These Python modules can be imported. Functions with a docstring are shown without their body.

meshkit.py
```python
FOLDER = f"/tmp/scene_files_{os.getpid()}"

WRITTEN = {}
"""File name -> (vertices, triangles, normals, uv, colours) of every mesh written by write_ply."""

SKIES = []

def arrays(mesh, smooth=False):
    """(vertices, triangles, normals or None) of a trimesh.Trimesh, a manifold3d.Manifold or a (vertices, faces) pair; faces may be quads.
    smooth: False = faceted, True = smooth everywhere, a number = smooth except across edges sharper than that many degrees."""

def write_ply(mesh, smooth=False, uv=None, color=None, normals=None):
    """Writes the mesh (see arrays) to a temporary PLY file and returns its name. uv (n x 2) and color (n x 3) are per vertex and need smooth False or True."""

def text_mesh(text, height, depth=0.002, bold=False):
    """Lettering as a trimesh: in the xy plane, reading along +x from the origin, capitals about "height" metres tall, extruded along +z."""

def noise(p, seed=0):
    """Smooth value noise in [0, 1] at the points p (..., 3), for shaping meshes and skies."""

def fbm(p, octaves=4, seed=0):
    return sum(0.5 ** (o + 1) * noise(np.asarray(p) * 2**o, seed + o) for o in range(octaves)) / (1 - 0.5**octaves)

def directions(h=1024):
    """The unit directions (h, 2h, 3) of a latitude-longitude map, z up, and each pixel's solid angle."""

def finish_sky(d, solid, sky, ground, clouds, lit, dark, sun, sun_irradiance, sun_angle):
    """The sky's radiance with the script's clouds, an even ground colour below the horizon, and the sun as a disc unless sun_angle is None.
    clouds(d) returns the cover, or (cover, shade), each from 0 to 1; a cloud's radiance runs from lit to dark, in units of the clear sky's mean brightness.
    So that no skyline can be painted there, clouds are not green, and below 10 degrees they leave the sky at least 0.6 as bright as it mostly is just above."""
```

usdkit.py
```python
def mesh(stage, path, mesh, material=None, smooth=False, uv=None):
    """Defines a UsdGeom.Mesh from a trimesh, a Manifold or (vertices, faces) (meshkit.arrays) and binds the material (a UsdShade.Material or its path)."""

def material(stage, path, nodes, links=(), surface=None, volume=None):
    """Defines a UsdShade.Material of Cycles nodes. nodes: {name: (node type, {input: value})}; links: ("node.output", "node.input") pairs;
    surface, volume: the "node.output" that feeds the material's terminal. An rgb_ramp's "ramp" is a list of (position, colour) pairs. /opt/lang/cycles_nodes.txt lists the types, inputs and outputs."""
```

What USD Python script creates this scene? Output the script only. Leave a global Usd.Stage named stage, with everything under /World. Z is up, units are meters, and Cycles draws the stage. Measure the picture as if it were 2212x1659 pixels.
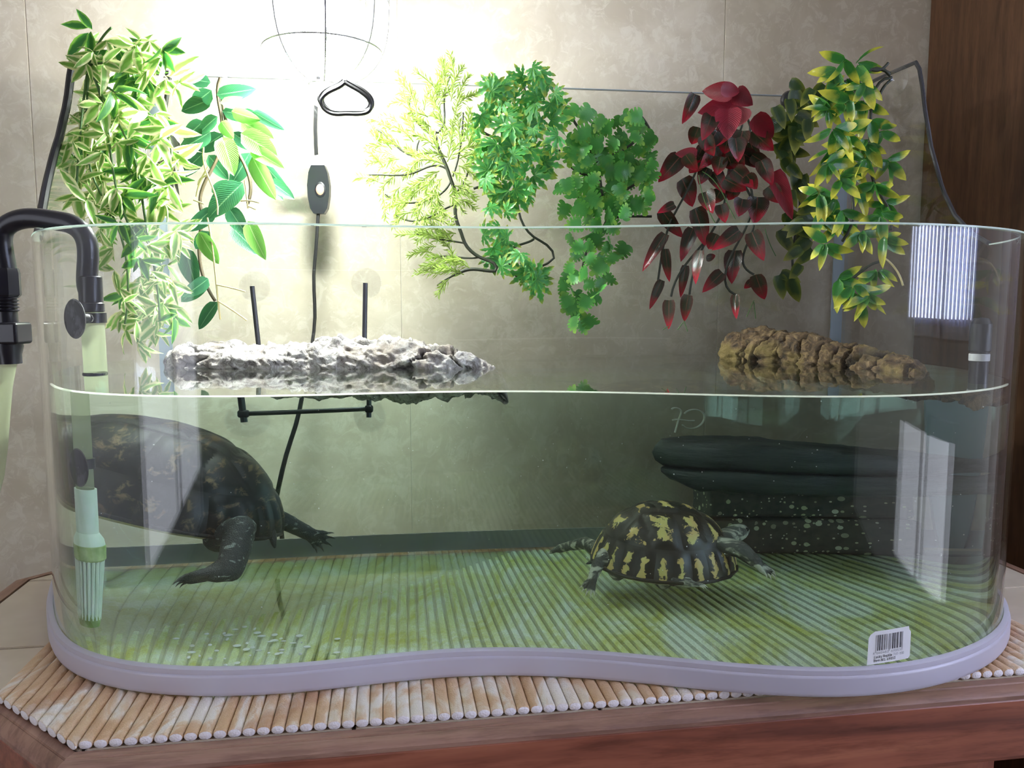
import math, random
import numpy as np, trimesh, manifold3d, usdkit, meshkit
from pxr import Usd, UsdGeom, UsdShade, UsdLux, Gf, Sdf, Vt
from scipy.interpolate import splprep, splev, CubicSpline
from shapely.geometry import Polygon, Point, LineString
from shapely import affinity

stage = Usd.Stage.CreateInMemory()
UsdGeom.SetStageUpAxis(stage, UsdGeom.Tokens.z)
UsdGeom.SetStageMetersPerUnit(stage, 1.0)
UsdGeom.Xform.Define(stage, '/World')

# ---------------------------------------------------------------- camera, light, exposure
EYE = np.array([0.0, 0.0, 0.334])
PITCH = 5.9
cam = UsdGeom.Camera.Define(stage, '/World/camera')
cam.AddTranslateOp().Set(Gf.Vec3d(*EYE))
cam.AddRotateXOp().Set(90 - PITCH)
cam.CreateHorizontalApertureAttr(36.0)
cam.CreateFocalLengthAttr(36.0 * 1726 / 2212)
cam.CreateClippingRangeAttr(Gf.Vec2f(0.02, 100))
cam.CreateExposureAttr(0.38)
BULB = 25.0                       # radiance of the frosted bulb
FACE = 690.0                      # radiance of the reflector bulb's downward face
DAY = (11.0, 12.0, 15.0)           # radiance of the daylit window panes
ADDED_GLOW = (1.7, 1.75, 2.0)        # radiance of the two added, unseen windows
SKY = (0.30, 0.32, 0.36)
dome = UsdLux.DomeLight.Define(stage, '/World/sky')
dome.CreateIntensityAttr(1.0); dome.CreateColorAttr(Gf.Vec3f(*SKY))

# ---------------------------------------------------------------- helpers
T = Sdf.ValueTypeNames
ORIGIN, taken = {}, {}

def fresh(parent, name):
    p = f'{parent}/{name}'
    n = taken.get(p, -1) + 1
    taken[p] = n
    return p if n == 0 else f'{p}_{n:03d}'

def say(prim, label=None, cat=None, group=None, kind=None):
    p = prim.GetPrim() if hasattr(prim, 'GetPrim') else prim
    for k, v in (('label', label), ('category', cat), ('group', group), ('kind', kind)):
        if v: p.SetCustomDataByKey(k, v)
    return prim

def thing(name, at, label=None, cat=None, group=None, kind=None):
    path = fresh('/World', name)
    x = UsdGeom.Xform.Define(stage, path)
    x.AddTranslateOp().Set(Gf.Vec3d(*map(float, at)))
    ORIGIN[path] = np.asarray(at, float)
    say(x, label, cat, group, kind)
    return path

def V(mesh):
    return meshkit.arrays(mesh)[:2]

def put(parent, name, mesh, m, smooth=30, uv=None, label=None, cat=None, group=None, kind=None, attrs=None):
    """One Mesh prim; the mesh is given in world coordinates."""
    path = fresh(parent or '/World', name)
    o = ORIGIN.get(parent, np.zeros(3)) if parent else np.zeros(3)
    v, f = V(mesh)
    g = usdkit.mesh(stage, path, (v - o, f), MAT[m], smooth=smooth, uv=uv)
    if attrs:
        for k, a in attrs.items():
            UsdGeom.PrimvarsAPI(g).CreatePrimvar(k, T.FloatArray, 'vertex').Set(Vt.FloatArray.FromNumpy(np.asarray(a, np.float32)))
    ORIGIN[path] = o
    say(g, label, cat, group, kind)
    return path

def join(*ms):
    vs, fs, n = [], [], 0
    for m in ms:
        if m is None: continue
        v, f = V(m)
        vs.append(v); fs.append(f + n); n += len(v)
    return np.vstack(vs), np.vstack(fs)

def box(cx, cy, cz, sx, sy, sz):
    m = trimesh.creation.box((sx, sy, sz)); m.apply_translation((cx, cy, cz)); return V(m)

def rbox(c, s, r, R=None):
    k = manifold3d.Manifold.sphere(r, 12)
    h = np.asarray(s) / 2 - r
    pts = [k.translate((a * h[0], b * h[1], d * h[2])) for a in (-1, 1) for b in (-1, 1) for d in (-1, 1)]
    v, f = V(manifold3d.Manifold.batch_hull(pts))
    if R is not None: v = v @ np.asarray(R).T
    return v + np.asarray(c), f

def spline(pts, n):
    p = np.asarray(pts, float)
    if len(p) == 2: return p[0] + np.linspace(0, 1, n)[:, None] * (p[1] - p[0])
    t = np.r_[0, np.cumsum(np.linalg.norm(np.diff(p, axis=0), axis=1))]
    return CubicSpline(t, p)(np.linspace(0, t[-1], n))

def tube(pts, r, sides=8, caps=True, flat=1.0):
    p = np.asarray(pts, float); n = len(p)
    r = np.broadcast_to(r, (n,))
    t = np.gradient(p, axis=0); t /= np.linalg.norm(t, axis=1, keepdims=True) + 1e-12
    a = np.zeros_like(p); u = np.cross(t[0], [0, 0, 1.0])
    if np.linalg.norm(u) < .1: u = np.cross(t[0], [0, 1.0, 0])
    u /= np.linalg.norm(u)
    for i in range(n):
        u = u - t[i] * (u @ t[i]); u /= np.linalg.norm(u) + 1e-12; a[i] = u
    b = np.cross(t, a)
    g = np.arange(sides) * 2 * np.pi / sides
    v = (p[:, None] + r[:, None, None] * (np.cos(g)[None, :, None] * a[:, None] + flat * np.sin(g)[None, :, None] * b[:, None])).reshape(-1, 3)
    i, j = np.meshgrid(np.arange(n - 1), np.arange(sides), indexing='ij')
    q = np.stack([i * sides + j, i * sides + (j + 1) % sides, (i + 1) * sides + (j + 1) % sides, (i + 1) * sides + j], -1).reshape(-1, 4)
    f = np.vstack([q[:, [0, 1, 2]], q[:, [0, 2, 3]]])
    if caps:
        k = len(v); v = np.vstack([v, p[:1], p[-1:]])
        c0 = [(k, (s + 1) % sides, s) for s in range(sides)]
        c1 = [(k + 1, (n - 1) * sides + s, (n - 1) * sides + (s + 1) % sides) for s in range(sides)]
        f = np.vstack([f, c0, c1])
    return v, f

def lathe(profile, axis0, axis1, sides=24):
    """profile of (radius, height along the axis from axis0 towards axis1)."""
    a0, d = np.asarray(axis0, float), np.asarray(axis1, float) - np.asarray(axis0, float)
    d /= np.linalg.norm(d)
    u = np.cross(d, [0, 0, 1.0])
    if np.linalg.norm(u) < .1: u = np.cross(d, [0, 1.0, 0])
    u /= np.linalg.norm(u); w = np.cross(d, u)
    g = np.arange(sides) * 2 * np.pi / sides
    ring = np.cos(g)[:, None] * u + np.sin(g)[:, None] * w
    v = np.vstack([a0 + d * h + max(r, 1e-5) * ring for r, h in profile]); n = len(profile)
    i, j = np.meshgrid(np.arange(n - 1), np.arange(sides), indexing='ij')
    q = np.stack([i * sides + j, i * sides + (j + 1) % sides, (i + 1) * sides + (j + 1) % sides, (i + 1) * sides + j], -1).reshape(-1, 4)
    return v, np.vstack([q[:, [0, 1, 2]], q[:, [0, 2, 3]]])

def extrude(poly, z0, z1):
    m = trimesh.creation.extrude_polygon(poly, z1 - z0, engine='earcut'); m.apply_translation((0, 0, z0)); return V(m)

def at(px, py, y):
    """The point of the plane at depth y that pixel (px, py) of the 2212 x 1659 picture shows (in air)."""
    c, s = math.cos(math.radians(PITCH)), math.sin(math.radians(PITCH))
    dx, dy = (px - 1106) / 1726., -(py - 829.5) / 1726.
    d = np.array([dx, c + s * dy, -s + c * dy])
    return EYE + d * (y / d[1])

# the frame of the table, turned 8.7 degrees: e runs along its front edge, u away from the viewer
P0 = np.array([-.338, .581]); E = np.array([.9885, .1513]); U = np.array([-.1513, .9885])
ROT = np.array([[E[0], U[0], 0], [E[1], U[1], 0], [0, 0, 1]])
def tf(e, u, z=0.0): return np.array([*(P0 + e * E + u * U), z])
def tv(mesh):
    v, f = V(mesh); v = v @ ROT.T; v[:, :2] += P0; return v, f
def epoly(pts): return Polygon(pts)

# ---------------------------------------------------------------- materials
MAT = {}
def mat(name, nodes, links=(), surface='p.BSDF', volume=None):
    MAT[name] = usdkit.material(stage, f'/World/Looks/{name}', nodes, links, surface=surface, volume=volume)

def plain(name, c, rough=.5, **k):
    mat(name, {'p': ('principled_bsdf', dict(base_color=c, roughness=rough, **k))})

def mottled(name, c1, c2, scale, rough=.6, detail=4, bump=0, bscale=None, lo=.35, hi=.65, dist=.0, extra=None, stretch=(1, 1, 1), bdist=.002, **k):
    nodes = {'g': ('texture_coordinate', {}), 'mp': ('mapping', dict(mapping_type='point', scale=stretch)),
             'n': ('noise_texture', dict(scale=scale, detail=detail, roughness=.6, distortion=dist)),
             'r': ('rgb_ramp', dict(ramp=[(lo, c1), (hi, c2)])),
             'p': ('principled_bsdf', dict(roughness=rough, **k))}
    links = [('g.object', 'mp.vector'), ('mp.vector', 'n.vector'), ('n.fac', 'r.fac'), ('r.color', 'p.base_color')]
    if bump:
        nodes['n2'] = ('noise_texture', dict(scale=bscale or scale * 4, detail=4, roughness=.65))
        nodes['b'] = ('bump', dict(strength=bump, distance=bdist))
        links += [('mp.vector', 'n2.vector'), ('n2.fac', 'b.height'), ('b.normal', 'p.normal')]
    mat(name, nodes, links)

def pane(name, tint, f0=.04, rough=0.0, gloss=(1, 1, 1), gain=.96):
    """A thin sheet that light passes straight, mirrored by Schlick's curve."""
    mat(name, {'lw': ('layer_weight', dict(blend=.5)), 'pw': ('math', dict(math_type='power', value2=5.0)),
               'ma': ('math', dict(math_type='multiply_add', value2=gain, value3=f0)),
               't': ('transparent_bsdf', dict(color=tint)), 'g': ('glossy_bsdf', dict(color=gloss, roughness=rough)), 'm': ('mix_closure', {})},
        [('lw.facing', 'pw.value1'), ('pw.value', 'ma.value1'), ('ma.value', 'm.fac'), ('t.BSDF', 'm.closure1'), ('g.BSDF', 'm.closure2')], surface='m.closure')

pane('tank_glass', (.975, .985, .978))
pane('clear_plastic', (.975, .98, .985), f0=.03, rough=.1, gain=.5)
mat('clear_tube_wall', {'x': ('transparent_bsdf', dict(color=(.90, .93, .86))), 'd': ('principled_bsdf', dict(base_color=(.62, .68, .48), roughness=.15)), 't': ('translucent_bsdf', dict(color=(.66, .74, .50))), 'm': ('mix_closure', dict(fac=.6)), 'm2': ('mix_closure', dict(fac=.30))},
    [('d.BSDF', 'm.closure1'), ('t.BSDF', 'm.closure2'), ('x.BSDF', 'm2.closure1'), ('m.closure', 'm2.closure2')], surface='m2.closure')
mat('glass_edge', {'d': ('principled_bsdf', dict(base_color=(.80, .86, .82), roughness=.12)), 't': ('translucent_bsdf', dict(color=(.75, .85, .78))), 'm': ('mix_closure', dict(fac=.5))},
    [('d.BSDF', 'm.closure1'), ('t.BSDF', 'm.closure2')], surface='m.closure')
mat('meniscus', {'d': ('principled_bsdf', dict(base_color=(.9, .92, .86), roughness=.1)), 't': ('translucent_bsdf', dict(color=(.95, .97, .9))), 'm': ('mix_closure', dict(fac=.6)), 'x': ('transparent_bsdf', {}), 'm2': ('mix_closure', dict(fac=.25))},
    [('d.BSDF', 'm.closure1'), ('t.BSDF', 'm.closure2'), ('m.closure', 'm2.closure1'), ('x.BSDF', 'm2.closure2')], surface='m2.closure')  # pale colour paints the lamp's glint along the water's edge

# water: the upper surface lets light straight in (part of it bent), the sides and the floor are true dielectric faces
mat('water', {
    'geo': ('geometry', {}), 'sx': ('separate_xyz', {}), 'up': ('math', dict(math_type='greater_than', value2=.7)),
    'side': ('glass_bsdf', dict(color=(1, 1, 1), roughness=0.0, IOR=1.33)),
    'lw': ('layer_weight', dict(blend=.5)), 'pw': ('math', dict(math_type='power', value2=4.6)), 'ma': ('math', dict(math_type='multiply_add', value2=.95, value3=.025)),
    'nz': ('noise_texture', dict(scale=14, detail=1)), 'bp': ('bump', dict(strength=.05, distance=.004)),
    'tr': ('transparent_bsdf', dict(color=(1, 1, 1))), 'rf': ('refraction_bsdf', dict(color=(1, 1, 1), roughness=0.0, IOR=1.33)),
    'gl': ('glossy_bsdf', dict(color=(1, 1, 1), roughness=0.02)), 'mt': ('mix_closure', dict(fac=.25)), 'top': ('mix_closure', {}), 'all': ('mix_closure', {}),
    'bd': ('vector_math', dict(math_type='dot_product', vector2=(-.1279, .9918, 0))), 'bg': ('math', dict(math_type='greater_than', value2=.97)), 'bk': ('mix_closure', {}),
    'vol': ('volume_coefficients', dict(scatter_coeffs=(.05, .095, .09), absorption_coeffs=(.60, .09, .25)))},
    [('geo.true_normal', 'sx.vector'), ('sx.z', 'up.value1'), ('lw.facing', 'pw.value1'), ('pw.value', 'ma.value1'), ('nz.fac', 'bp.height'), ('bp.normal', 'gl.normal'),
     ('tr.BSDF', 'mt.closure1'), ('rf.BSDF', 'mt.closure2'), ('mt.closure', 'top.closure1'), ('gl.BSDF', 'top.closure2'), ('ma.value', 'top.fac'),
     ('geo.true_normal', 'bd.vector1'), ('bd.value', 'bg.value1'), ('bg.value', 'bk.fac'), ('side.BSDF', 'bk.closure1'), ('tr.BSDF', 'bk.closure2'), ('bk.closure', 'all.closure1'), ('top.closure', 'all.closure2'), ('up.value', 'all.fac')], surface='all.closure', volume='vol.volume')

# wallpaper: mottled plaster print
mat('wallpaper', {
    'g': ('geometry', {}), 'n1': ('noise_texture', dict(scale=9, detail=5, roughness=.62, distortion=1.2)), 'n2': ('noise_texture', dict(scale=44, detail=6, roughness=.72, distortion=.9)),
    'r1': ('rgb_ramp', dict(ramp=[(.35, (.53, .455, .355)), (.62, (.62, .545, .44))])), 'r2': ('rgb_ramp', dict(ramp=[(.50, (0, 0, 0)), (.60, (1, 1, 1))])),
    'mx': ('mix', dict(mix_type='mix', color2=(.70, .64, .54))), 'f': ('math', dict(math_type='multiply', value2=.55)),
    'b': ('bump', dict(strength=.12, distance=.001)), 'p': ('principled_bsdf', dict(roughness=.62, specular_ior_level=.3))},
    [('g.position', 'n1.vector'), ('g.position', 'n2.vector'), ('n1.fac', 'r1.fac'), ('n2.fac', 'r2.fac'), ('r1.color', 'mx.color1'), ('r2.color', 'f.value1'), ('f.value', 'mx.fac'), ('mx.color', 'p.base_color'), ('n2.fac', 'b.height'), ('b.normal', 'p.normal')])
mottled('plaster', (.55, .5, .42), (.6, .55, .47), 6, rough=.8)
plain('room_paint', (.74, .72, .70), .8)
plain('dark_wall_paint', (.06, .05, .045), .8)
mottled('room_floor', (.14, .09, .06), (.20, .13, .08), 3, rough=.5)

def wood(name, c1, c2, c3, along, scale=1.0, rough=.45, coat=0.0):
    st = tuple(scale * (2.2 if i == along else 34) for i in range(3))
    st2 = tuple(scale * (14 if i == along else 110) for i in range(3))
    mat(name, {'g': ('texture_coordinate', {}), 'rot': ('vector_rotate', dict(rotate_type='z_axis', angle=-math.radians(8.7))),
               'm1': ('mapping', dict(mapping_type='point', scale=st)), 'm2': ('mapping', dict(mapping_type='point', scale=st2)),
               'n1': ('noise_texture', dict(scale=1, detail=4, roughness=.6, distortion=.8)), 'n2': ('noise_texture', dict(scale=1, detail=4, roughness=.7)),
               'r1': ('rgb_ramp', dict(ramp=[(.3, c1), (.5, c2), (.72, c3)])), 'r2': ('rgb_ramp', dict(ramp=[(.38, (.62, .58, .56)), (.55, (1, 1, 1))])),
               'mx': ('mix', dict(mix_type='multiply', fac=.8)), 'b': ('bump', dict(strength=.25, distance=.0008)),
               'p': ('principled_bsdf', dict(roughness=rough, coat_weight=coat, coat_roughness=.25))},
        [('g.object', 'rot.vector'), ('rot.vector', 'm1.vector'), ('rot.vector', 'm2.vector'), ('m1.vector', 'n1.vector'), ('m2.vector', 'n2.vector'), ('n1.fac', 'r1.fac'), ('n2.fac', 'r2.fac'),
         ('r1.color', 'mx.color1'), ('r2.color', 'mx.color2'), ('mx.color', 'p.base_color'), ('n2.fac', 'b.height'), ('b.normal', 'p.normal')])
wood('cupboard_wood', (.070, .030, .013), (.10, .044, .019), (.135, .060, .027), 2, rough=.5)
wood('apron_wood', (.15, .048, .030), (.31, .100, .056), (.40, .145, .080), 0, rough=.38, coat=.15)
wood('edge_wood', (.24, .125, .085), (.33, .18, .125), (.40, .24, .17), 0, rough=.5)
wood('edge_wood_side', (.24, .125, .085), (.33, .18, .125), (.40, .24, .17), 1, rough=.5)
mottled('tile', (.60, .485, .375), (.70, .59, .47), 9, rough=.32, bump=.05, bscale=60)
plain('grout', (.16, .13, .11), .8)

# the bath mat: printed foam ribs, raw white foam at the cut ends
DRY = [(.42, (.84, .76, .67)), (.475, (.78, .64, .49)), (.53, (.71, .49, .31)), (.62, (.64, .41, .235))]
WATER_TINT = [(.38, (.86, .93, .78)), (.5, (.72, .79, .42)), (.64, (.60, .61, .15))]  # green cast of the lit water, plus algae, painted in under the tank
mat('mat_rib', {
    'g': ('geometry', {}), 'mp': ('mapping', dict(mapping_type='point', scale=(1, .42, 1), rotation=(0, 0, .5))),
    'n': ('noise_texture', dict(scale=15, detail=4, roughness=.68, distortion=1.6)), 'r': ('rgb_ramp', dict(ramp=DRY)), 'rw': ('rgb_ramp', dict(ramp=WATER_TINT)),
    'w': ('wave_texture', dict(wave_type='rings', rings_direction='z', profile='sine', scale=2.3, distortion=5.0, detail=1, detail_scale=.7)), 'wr': ('rgb_ramp', dict(ramp=[(.955, (0, 0, 0)), (.985, (1, 1, 1))])),
    'mw': ('mix', dict(mix_type='mix', color2=(.50, .27, .15))), 'wf': ('math', dict(math_type='multiply', value2=.6)), 'at': ('attribute', dict(attribute='water_tint')), 'mtint': ('mix', dict(mix_type='mix')),
    'dot': ('vector_math', dict(math_type='dot_product', vector2=(U[0], U[1], 0))), 'lt': ('math', dict(math_type='less_than', value2=-.5)), 'me': ('mix', dict(mix_type='mix', color2=(.84, .79, .78))),
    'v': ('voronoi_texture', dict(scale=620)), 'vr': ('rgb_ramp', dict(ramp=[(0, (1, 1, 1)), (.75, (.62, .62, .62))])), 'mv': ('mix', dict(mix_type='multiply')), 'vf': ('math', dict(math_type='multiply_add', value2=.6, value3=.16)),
    'b': ('bump', dict(strength=.5, distance=.0008)), 'p': ('principled_bsdf', dict(roughness=.75))},
    [('g.position', 'mp.vector'), ('mp.vector', 'n.vector'), ('mp.vector', 'w.vector'), ('n.fac', 'r.fac'), ('n.fac', 'rw.fac'), ('w.fac', 'wr.fac'), ('wr.color', 'wf.value1'), ('wf.value', 'mw.fac'), ('r.color', 'mw.color1'),
     ('at.fac', 'mtint.fac'), ('mw.color', 'mtint.color1'), ('rw.color', 'mtint.color2'), ('at.fac', 'vf.value1'), ('vf.value', 'mv.fac'),
     ('g.position', 'v.vector'), ('v.distance', 'vr.fac'), ('mtint.color', 'mv.color1'), ('vr.color', 'mv.color2'), ('v.distance', 'b.height'), ('b.normal', 'p.normal'),
     ('g.true_normal', 'dot.vector1'), ('dot.value', 'lt.value1'), ('lt.value', 'me.fac'), ('mv.color', 'me.color1'), ('me.color', 'p.base_color')])
plain('mat_backing', (.62, .55, .48), .9)

plain('ring_plastic', (.50, .47, .53), .32)
plain('silicone', (.30, .36, .42), .35)
plain('black_rubber', (.012, .012, .016), .38)
plain('black_plastic', (.016, .015, .020), .28)
plain('black_cord', (.018, .017, .018), .45)
plain('dark_clip', (.035, .035, .04), .4)
mottled('suction_rubber', (.02, .02, .022), (.10, .10, .11), 60, rough=.6, lo=.5, hi=.6)
mottled('strainer_plastic', (.62, .80, .62), (.80, .92, .80), 30, rough=.4)
mottled('strainer_algae', (.16, .30, .05), (.42, .58, .22), 60, rough=.6)
mat('bulb_glow', {'e': ('emission', dict(color=(.95, 1.0, .97), strength=BULB))}, surface='e.emission')
mat('bulb_face_glow', {'e': ('emission', dict(color=(.95, 1.0, .97), strength=FACE))}, surface='e.emission')
mat('added_window_glow', {'e': ('emission', dict(color=tuple(c / max(ADDED_GLOW) for c in ADDED_GLOW), strength=max(ADDED_GLOW)))}, surface='e.emission')  # even glow of the added windows
mat('blind_fabric', {'d': ('diffuse_bsdf', dict(color=(.70, .72, .82))), 't': ('translucent_bsdf', dict(color=(.72, .75, .88))), 'm': ('mix_closure', dict(fac=.6))}, [('d.BSDF', 'm.closure1'), ('t.BSDF', 'm.closure2')], surface='m.closure')
mat('daylight', {'e': ('emission', dict(color=tuple(c / max(DAY) for c in DAY), strength=max(DAY)))}, surface='e.emission')
plain('wire_metal', (.45, .45, .45), .35, metallic=.6)
plain('white_enamel', (.80, .80, .78), .3)
plain('switch_rocker', (.75, .35, .22), .3)
plain('label_paper', (.80, .80, .80), .5)
plain('label_ink', (.05, .05, .06), .6)
plain('label_grey_ink', (.42, .42, .44), .6)
plain('chalk', (.92, .93, .92), .9)
# ---------------------------------------------------------------- the room
w = thing('wall_back', tf(.4, .70, -.75), 'beige mottled wallpapered wall behind the aquarium', 'wall', kind='structure')
put(w, 'plaster', tv(box(.45, .725, .5, 3.6, .09, 2.5)), 'plaster')
for k in range(-3, 4):
    e0 = -.270 + .536 * k
    put(w, 'wallpaper_strip', tv(rbox((e0 + .268, .6805, .5), (.5350, .003, 2.5), .0006)), 'wallpaper')
say(stage.GetPrimAtPath(put(None, 'floor', box(.3, -.6, -.775, 4.4, 4.6, .05), 'room_floor')), 'brown floor of the room below the tiled table', 'floor', kind='structure')
say(stage.GetPrimAtPath(put(None, 'ceiling', box(.3, -.6, 1.78, 4.4, 4.6, .06), 'room_paint')), 'plain white ceiling of the room', 'ceiling', kind='structure')
say(stage.GetPrimAtPath(put(None, 'wall_left', box(-1.75, -.5, .5, .06, 4.2, 2.5), 'room_paint')), 'plain pale wall on the left of the room', 'wall', kind='structure')
say(stage.GetPrimAtPath(put(None, 'wall_front', box(.3, -2.75, .5, 4.2, .06, 2.5), 'dark_wall_paint')), 'plain dark brown wall behind the camera', 'wall', kind='structure')
say(stage.GetPrimAtPath(put(None, 'wall_right', box(2.35, -.5, .5, .06, 4.2, 2.5), 'room_paint')), 'plain pale wall on the right of the room with the window', 'wall', kind='structure')
def window(name, label, axis, plane, face, A, Z, glow='daylight'):
    """A glowing window: frame, mullion and two panes; axis 0 lies in x, 1 in y."""
    wn = thing(name, (plane, sum(A) / 2, Z[0]) if axis else (sum(A) / 2, plane, Z[0]), label, 'window', kind='structure')
    def bb(a0, a1, z0, z1, off, th):
        c, s = (a0 + a1) / 2, a1 - a0
        return box(plane + face * off, c, (z0 + z1) / 2, th, s, z1 - z0) if axis else box(c, plane + face * off, (z0 + z1) / 2, s, th, z1 - z0)
    m = sum(A) / 2
    for a0, a1 in ((A[0], m), (m, A[1])):
        put(wn, 'pane', bb(a0 + .03, a1 - .03, Z[0] + .03, Z[1] - .03, .012, .006), glow)
    fr = [bb(a - .03, a + .03, Z[0] - .03, Z[1] + .03, .02, .05) for a in (A[0], m, A[1])] + [bb(A[0], A[1], z - .03, z + .03, .02, .05) for z in Z]
    put(wn, 'window_frame', join(*fr), 'white_enamel')
window('window_1', 'daylit window in the right wall of the room', 1, 2.32, -1, (-.75, .55), (.25, 1.6))
window('window_2', 'added glowing window in the left wall of the room, unseen', 1, -1.72, 1, (-2.5, -.5), (-.5, 1.6), 'added_window_glow')  # added out of view to lift the ambient light from the left
window('window_3', 'added low glowing window under the right window of the room, unseen', 1, 2.32, -1, (-.85, .35), (-.62, -.06), 'added_window_glow')  # added out of view to give the low reflection in the right glass
for k in range(17):
    a_ = math.radians(28); c_ = np.array([2.262, -.72 + 1.24 * k / 16, .93])
    Rz = np.array([[math.cos(a_), -math.sin(a_), 0], [math.sin(a_), math.cos(a_), 0], [0, 0, 1]])
    put('/World/window_1', 'blind_slat', rbox(c_, (.002, .075, 1.34), .0008, Rz), 'blind_fabric')

# the cupboard on the right
c = thing('wooden_cupboard', tf(1.3, .4, -.75), 'dark brown wooden cupboard side panel to the right of the aquarium', 'cupboard')
put(c, 'side_panel', tv(rbox((1.176, .43, .5), (.022, .48, 2.48), .003)), 'cupboard_wood')
put(c, 'front_frame', tv(rbox((1.42, .20, .5), (.51, .024, 2.48), .003)), 'cupboard_wood')
put(c, 'back_panel', tv(rbox((1.42, .66, .5), (.47, .012, 2.48), .002)), 'cupboard_wood')

# ---------------------------------------------------------------- the tiled table
TILE = Polygon([(-.2, .205), (.004, -.003), (.831, -.003), (1.035, .205), (1.035, .413), (.831, .617), (.004, .617), (-.2, .413)])
tb = thing('tiled_table', tf(.4175, .3, -.75), 'octagonal wooden table with a beige tiled top under the aquarium', 'table')
put(tb, 'grout_bed', tv(extrude(TILE, -.030, -.0105)), 'grout')
es, us = [.4175 + .2045 * k - .10225 for k in range(-3, 5)], [-.003, .2035, .4078, .617]
es = [-.2005, .0083, .2127, .4172, .6217, .8262, 1.0355]
for a, b in zip(es[:-1], es[1:]):
    for u0, u1 in zip(us[:-1], us[1:]):
        g = Polygon([(a, u0), (b, u0), (b, u1), (a, u1)]).intersection(TILE.buffer(-.0005)).buffer(-.0016)
        if g.is_empty or g.area < 1e-4: continue
        top = g.buffer(-.001)
        m = trimesh.util.concatenate([trimesh.Trimesh(*extrude(g, -.0125, -.0092)), trimesh.Trimesh(*extrude(top, -.0093, -.0085))])
        put(tb, 'tile', tv(V(m)), 'tile')
C = np.array(TILE.exterior.coords)[:-1]
nC = len(C)
def offs(i, d):
    """Corner i of the tile field moved outwards by d (mitred)."""
    a, b, c_ = C[i - 1], C[i], C[(i + 1) % nC]
    n1 = np.array([(b - a)[1], -(b - a)[0]]); n1 /= np.linalg.norm(n1)
    n2 = np.array([(c_ - b)[1], -(c_ - b)[0]]); n2 /= np.linalg.norm(n2)
    h = n1 + n2
    return b + h * d / (h @ n1)
sgn = 1 if Polygon(C).exterior.is_ccw else -1
def sweep(prof, i):
    j = (i + 1) % nC
    v = [np.array([*offs(k, sgn * d), z]) for k in (i, j) for d, z in prof]
    n = len(prof); f = []
    for k in range(n):
        k2 = (k + 1) % n
        f += [(k, k2, n + k2), (k, n + k2, n + k)]
    f += [(0, k + 1, k) for k in range(1, n - 1)] + [(n, n + k, n + k + 1) for k in range(1, n - 1)]
    m = trimesh.Trimesh(np.array(v), np.array(f), process=False); m.fix_normals()
    return tv(V(m))
for i in range(nC):
    put(tb, 'edge_strip', sweep([(.0004, -.0083), (.0090, -.0083), (.0100, -.0092), (.0100, -.020), (.0004, -.020)], i), 'edge_wood' if i in (1, 5) else 'edge_wood_side', smooth=20)
    put(tb, 'edge_moulding', sweep([(.0102, -.0093), (.0130, -.0096), (.0180, -.0112), (.0208, -.0145), (.0208, -.018), (.0102, -.018)], i), 'edge_wood' if i in (1, 5) else 'edge_wood_side', smooth=40)
    put(tb, 'apron', sweep([(.004, -.0183), (.0200, -.0183), (.0208, -.0195), (.0208, -.071), (.019, -.075), (.004, -.075)], i), 'apron_wood', smooth=20)
put(tb, 'table_body', tv(extrude(TILE.buffer(-.045), -.735, -.035)), 'apron_wood')

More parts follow.
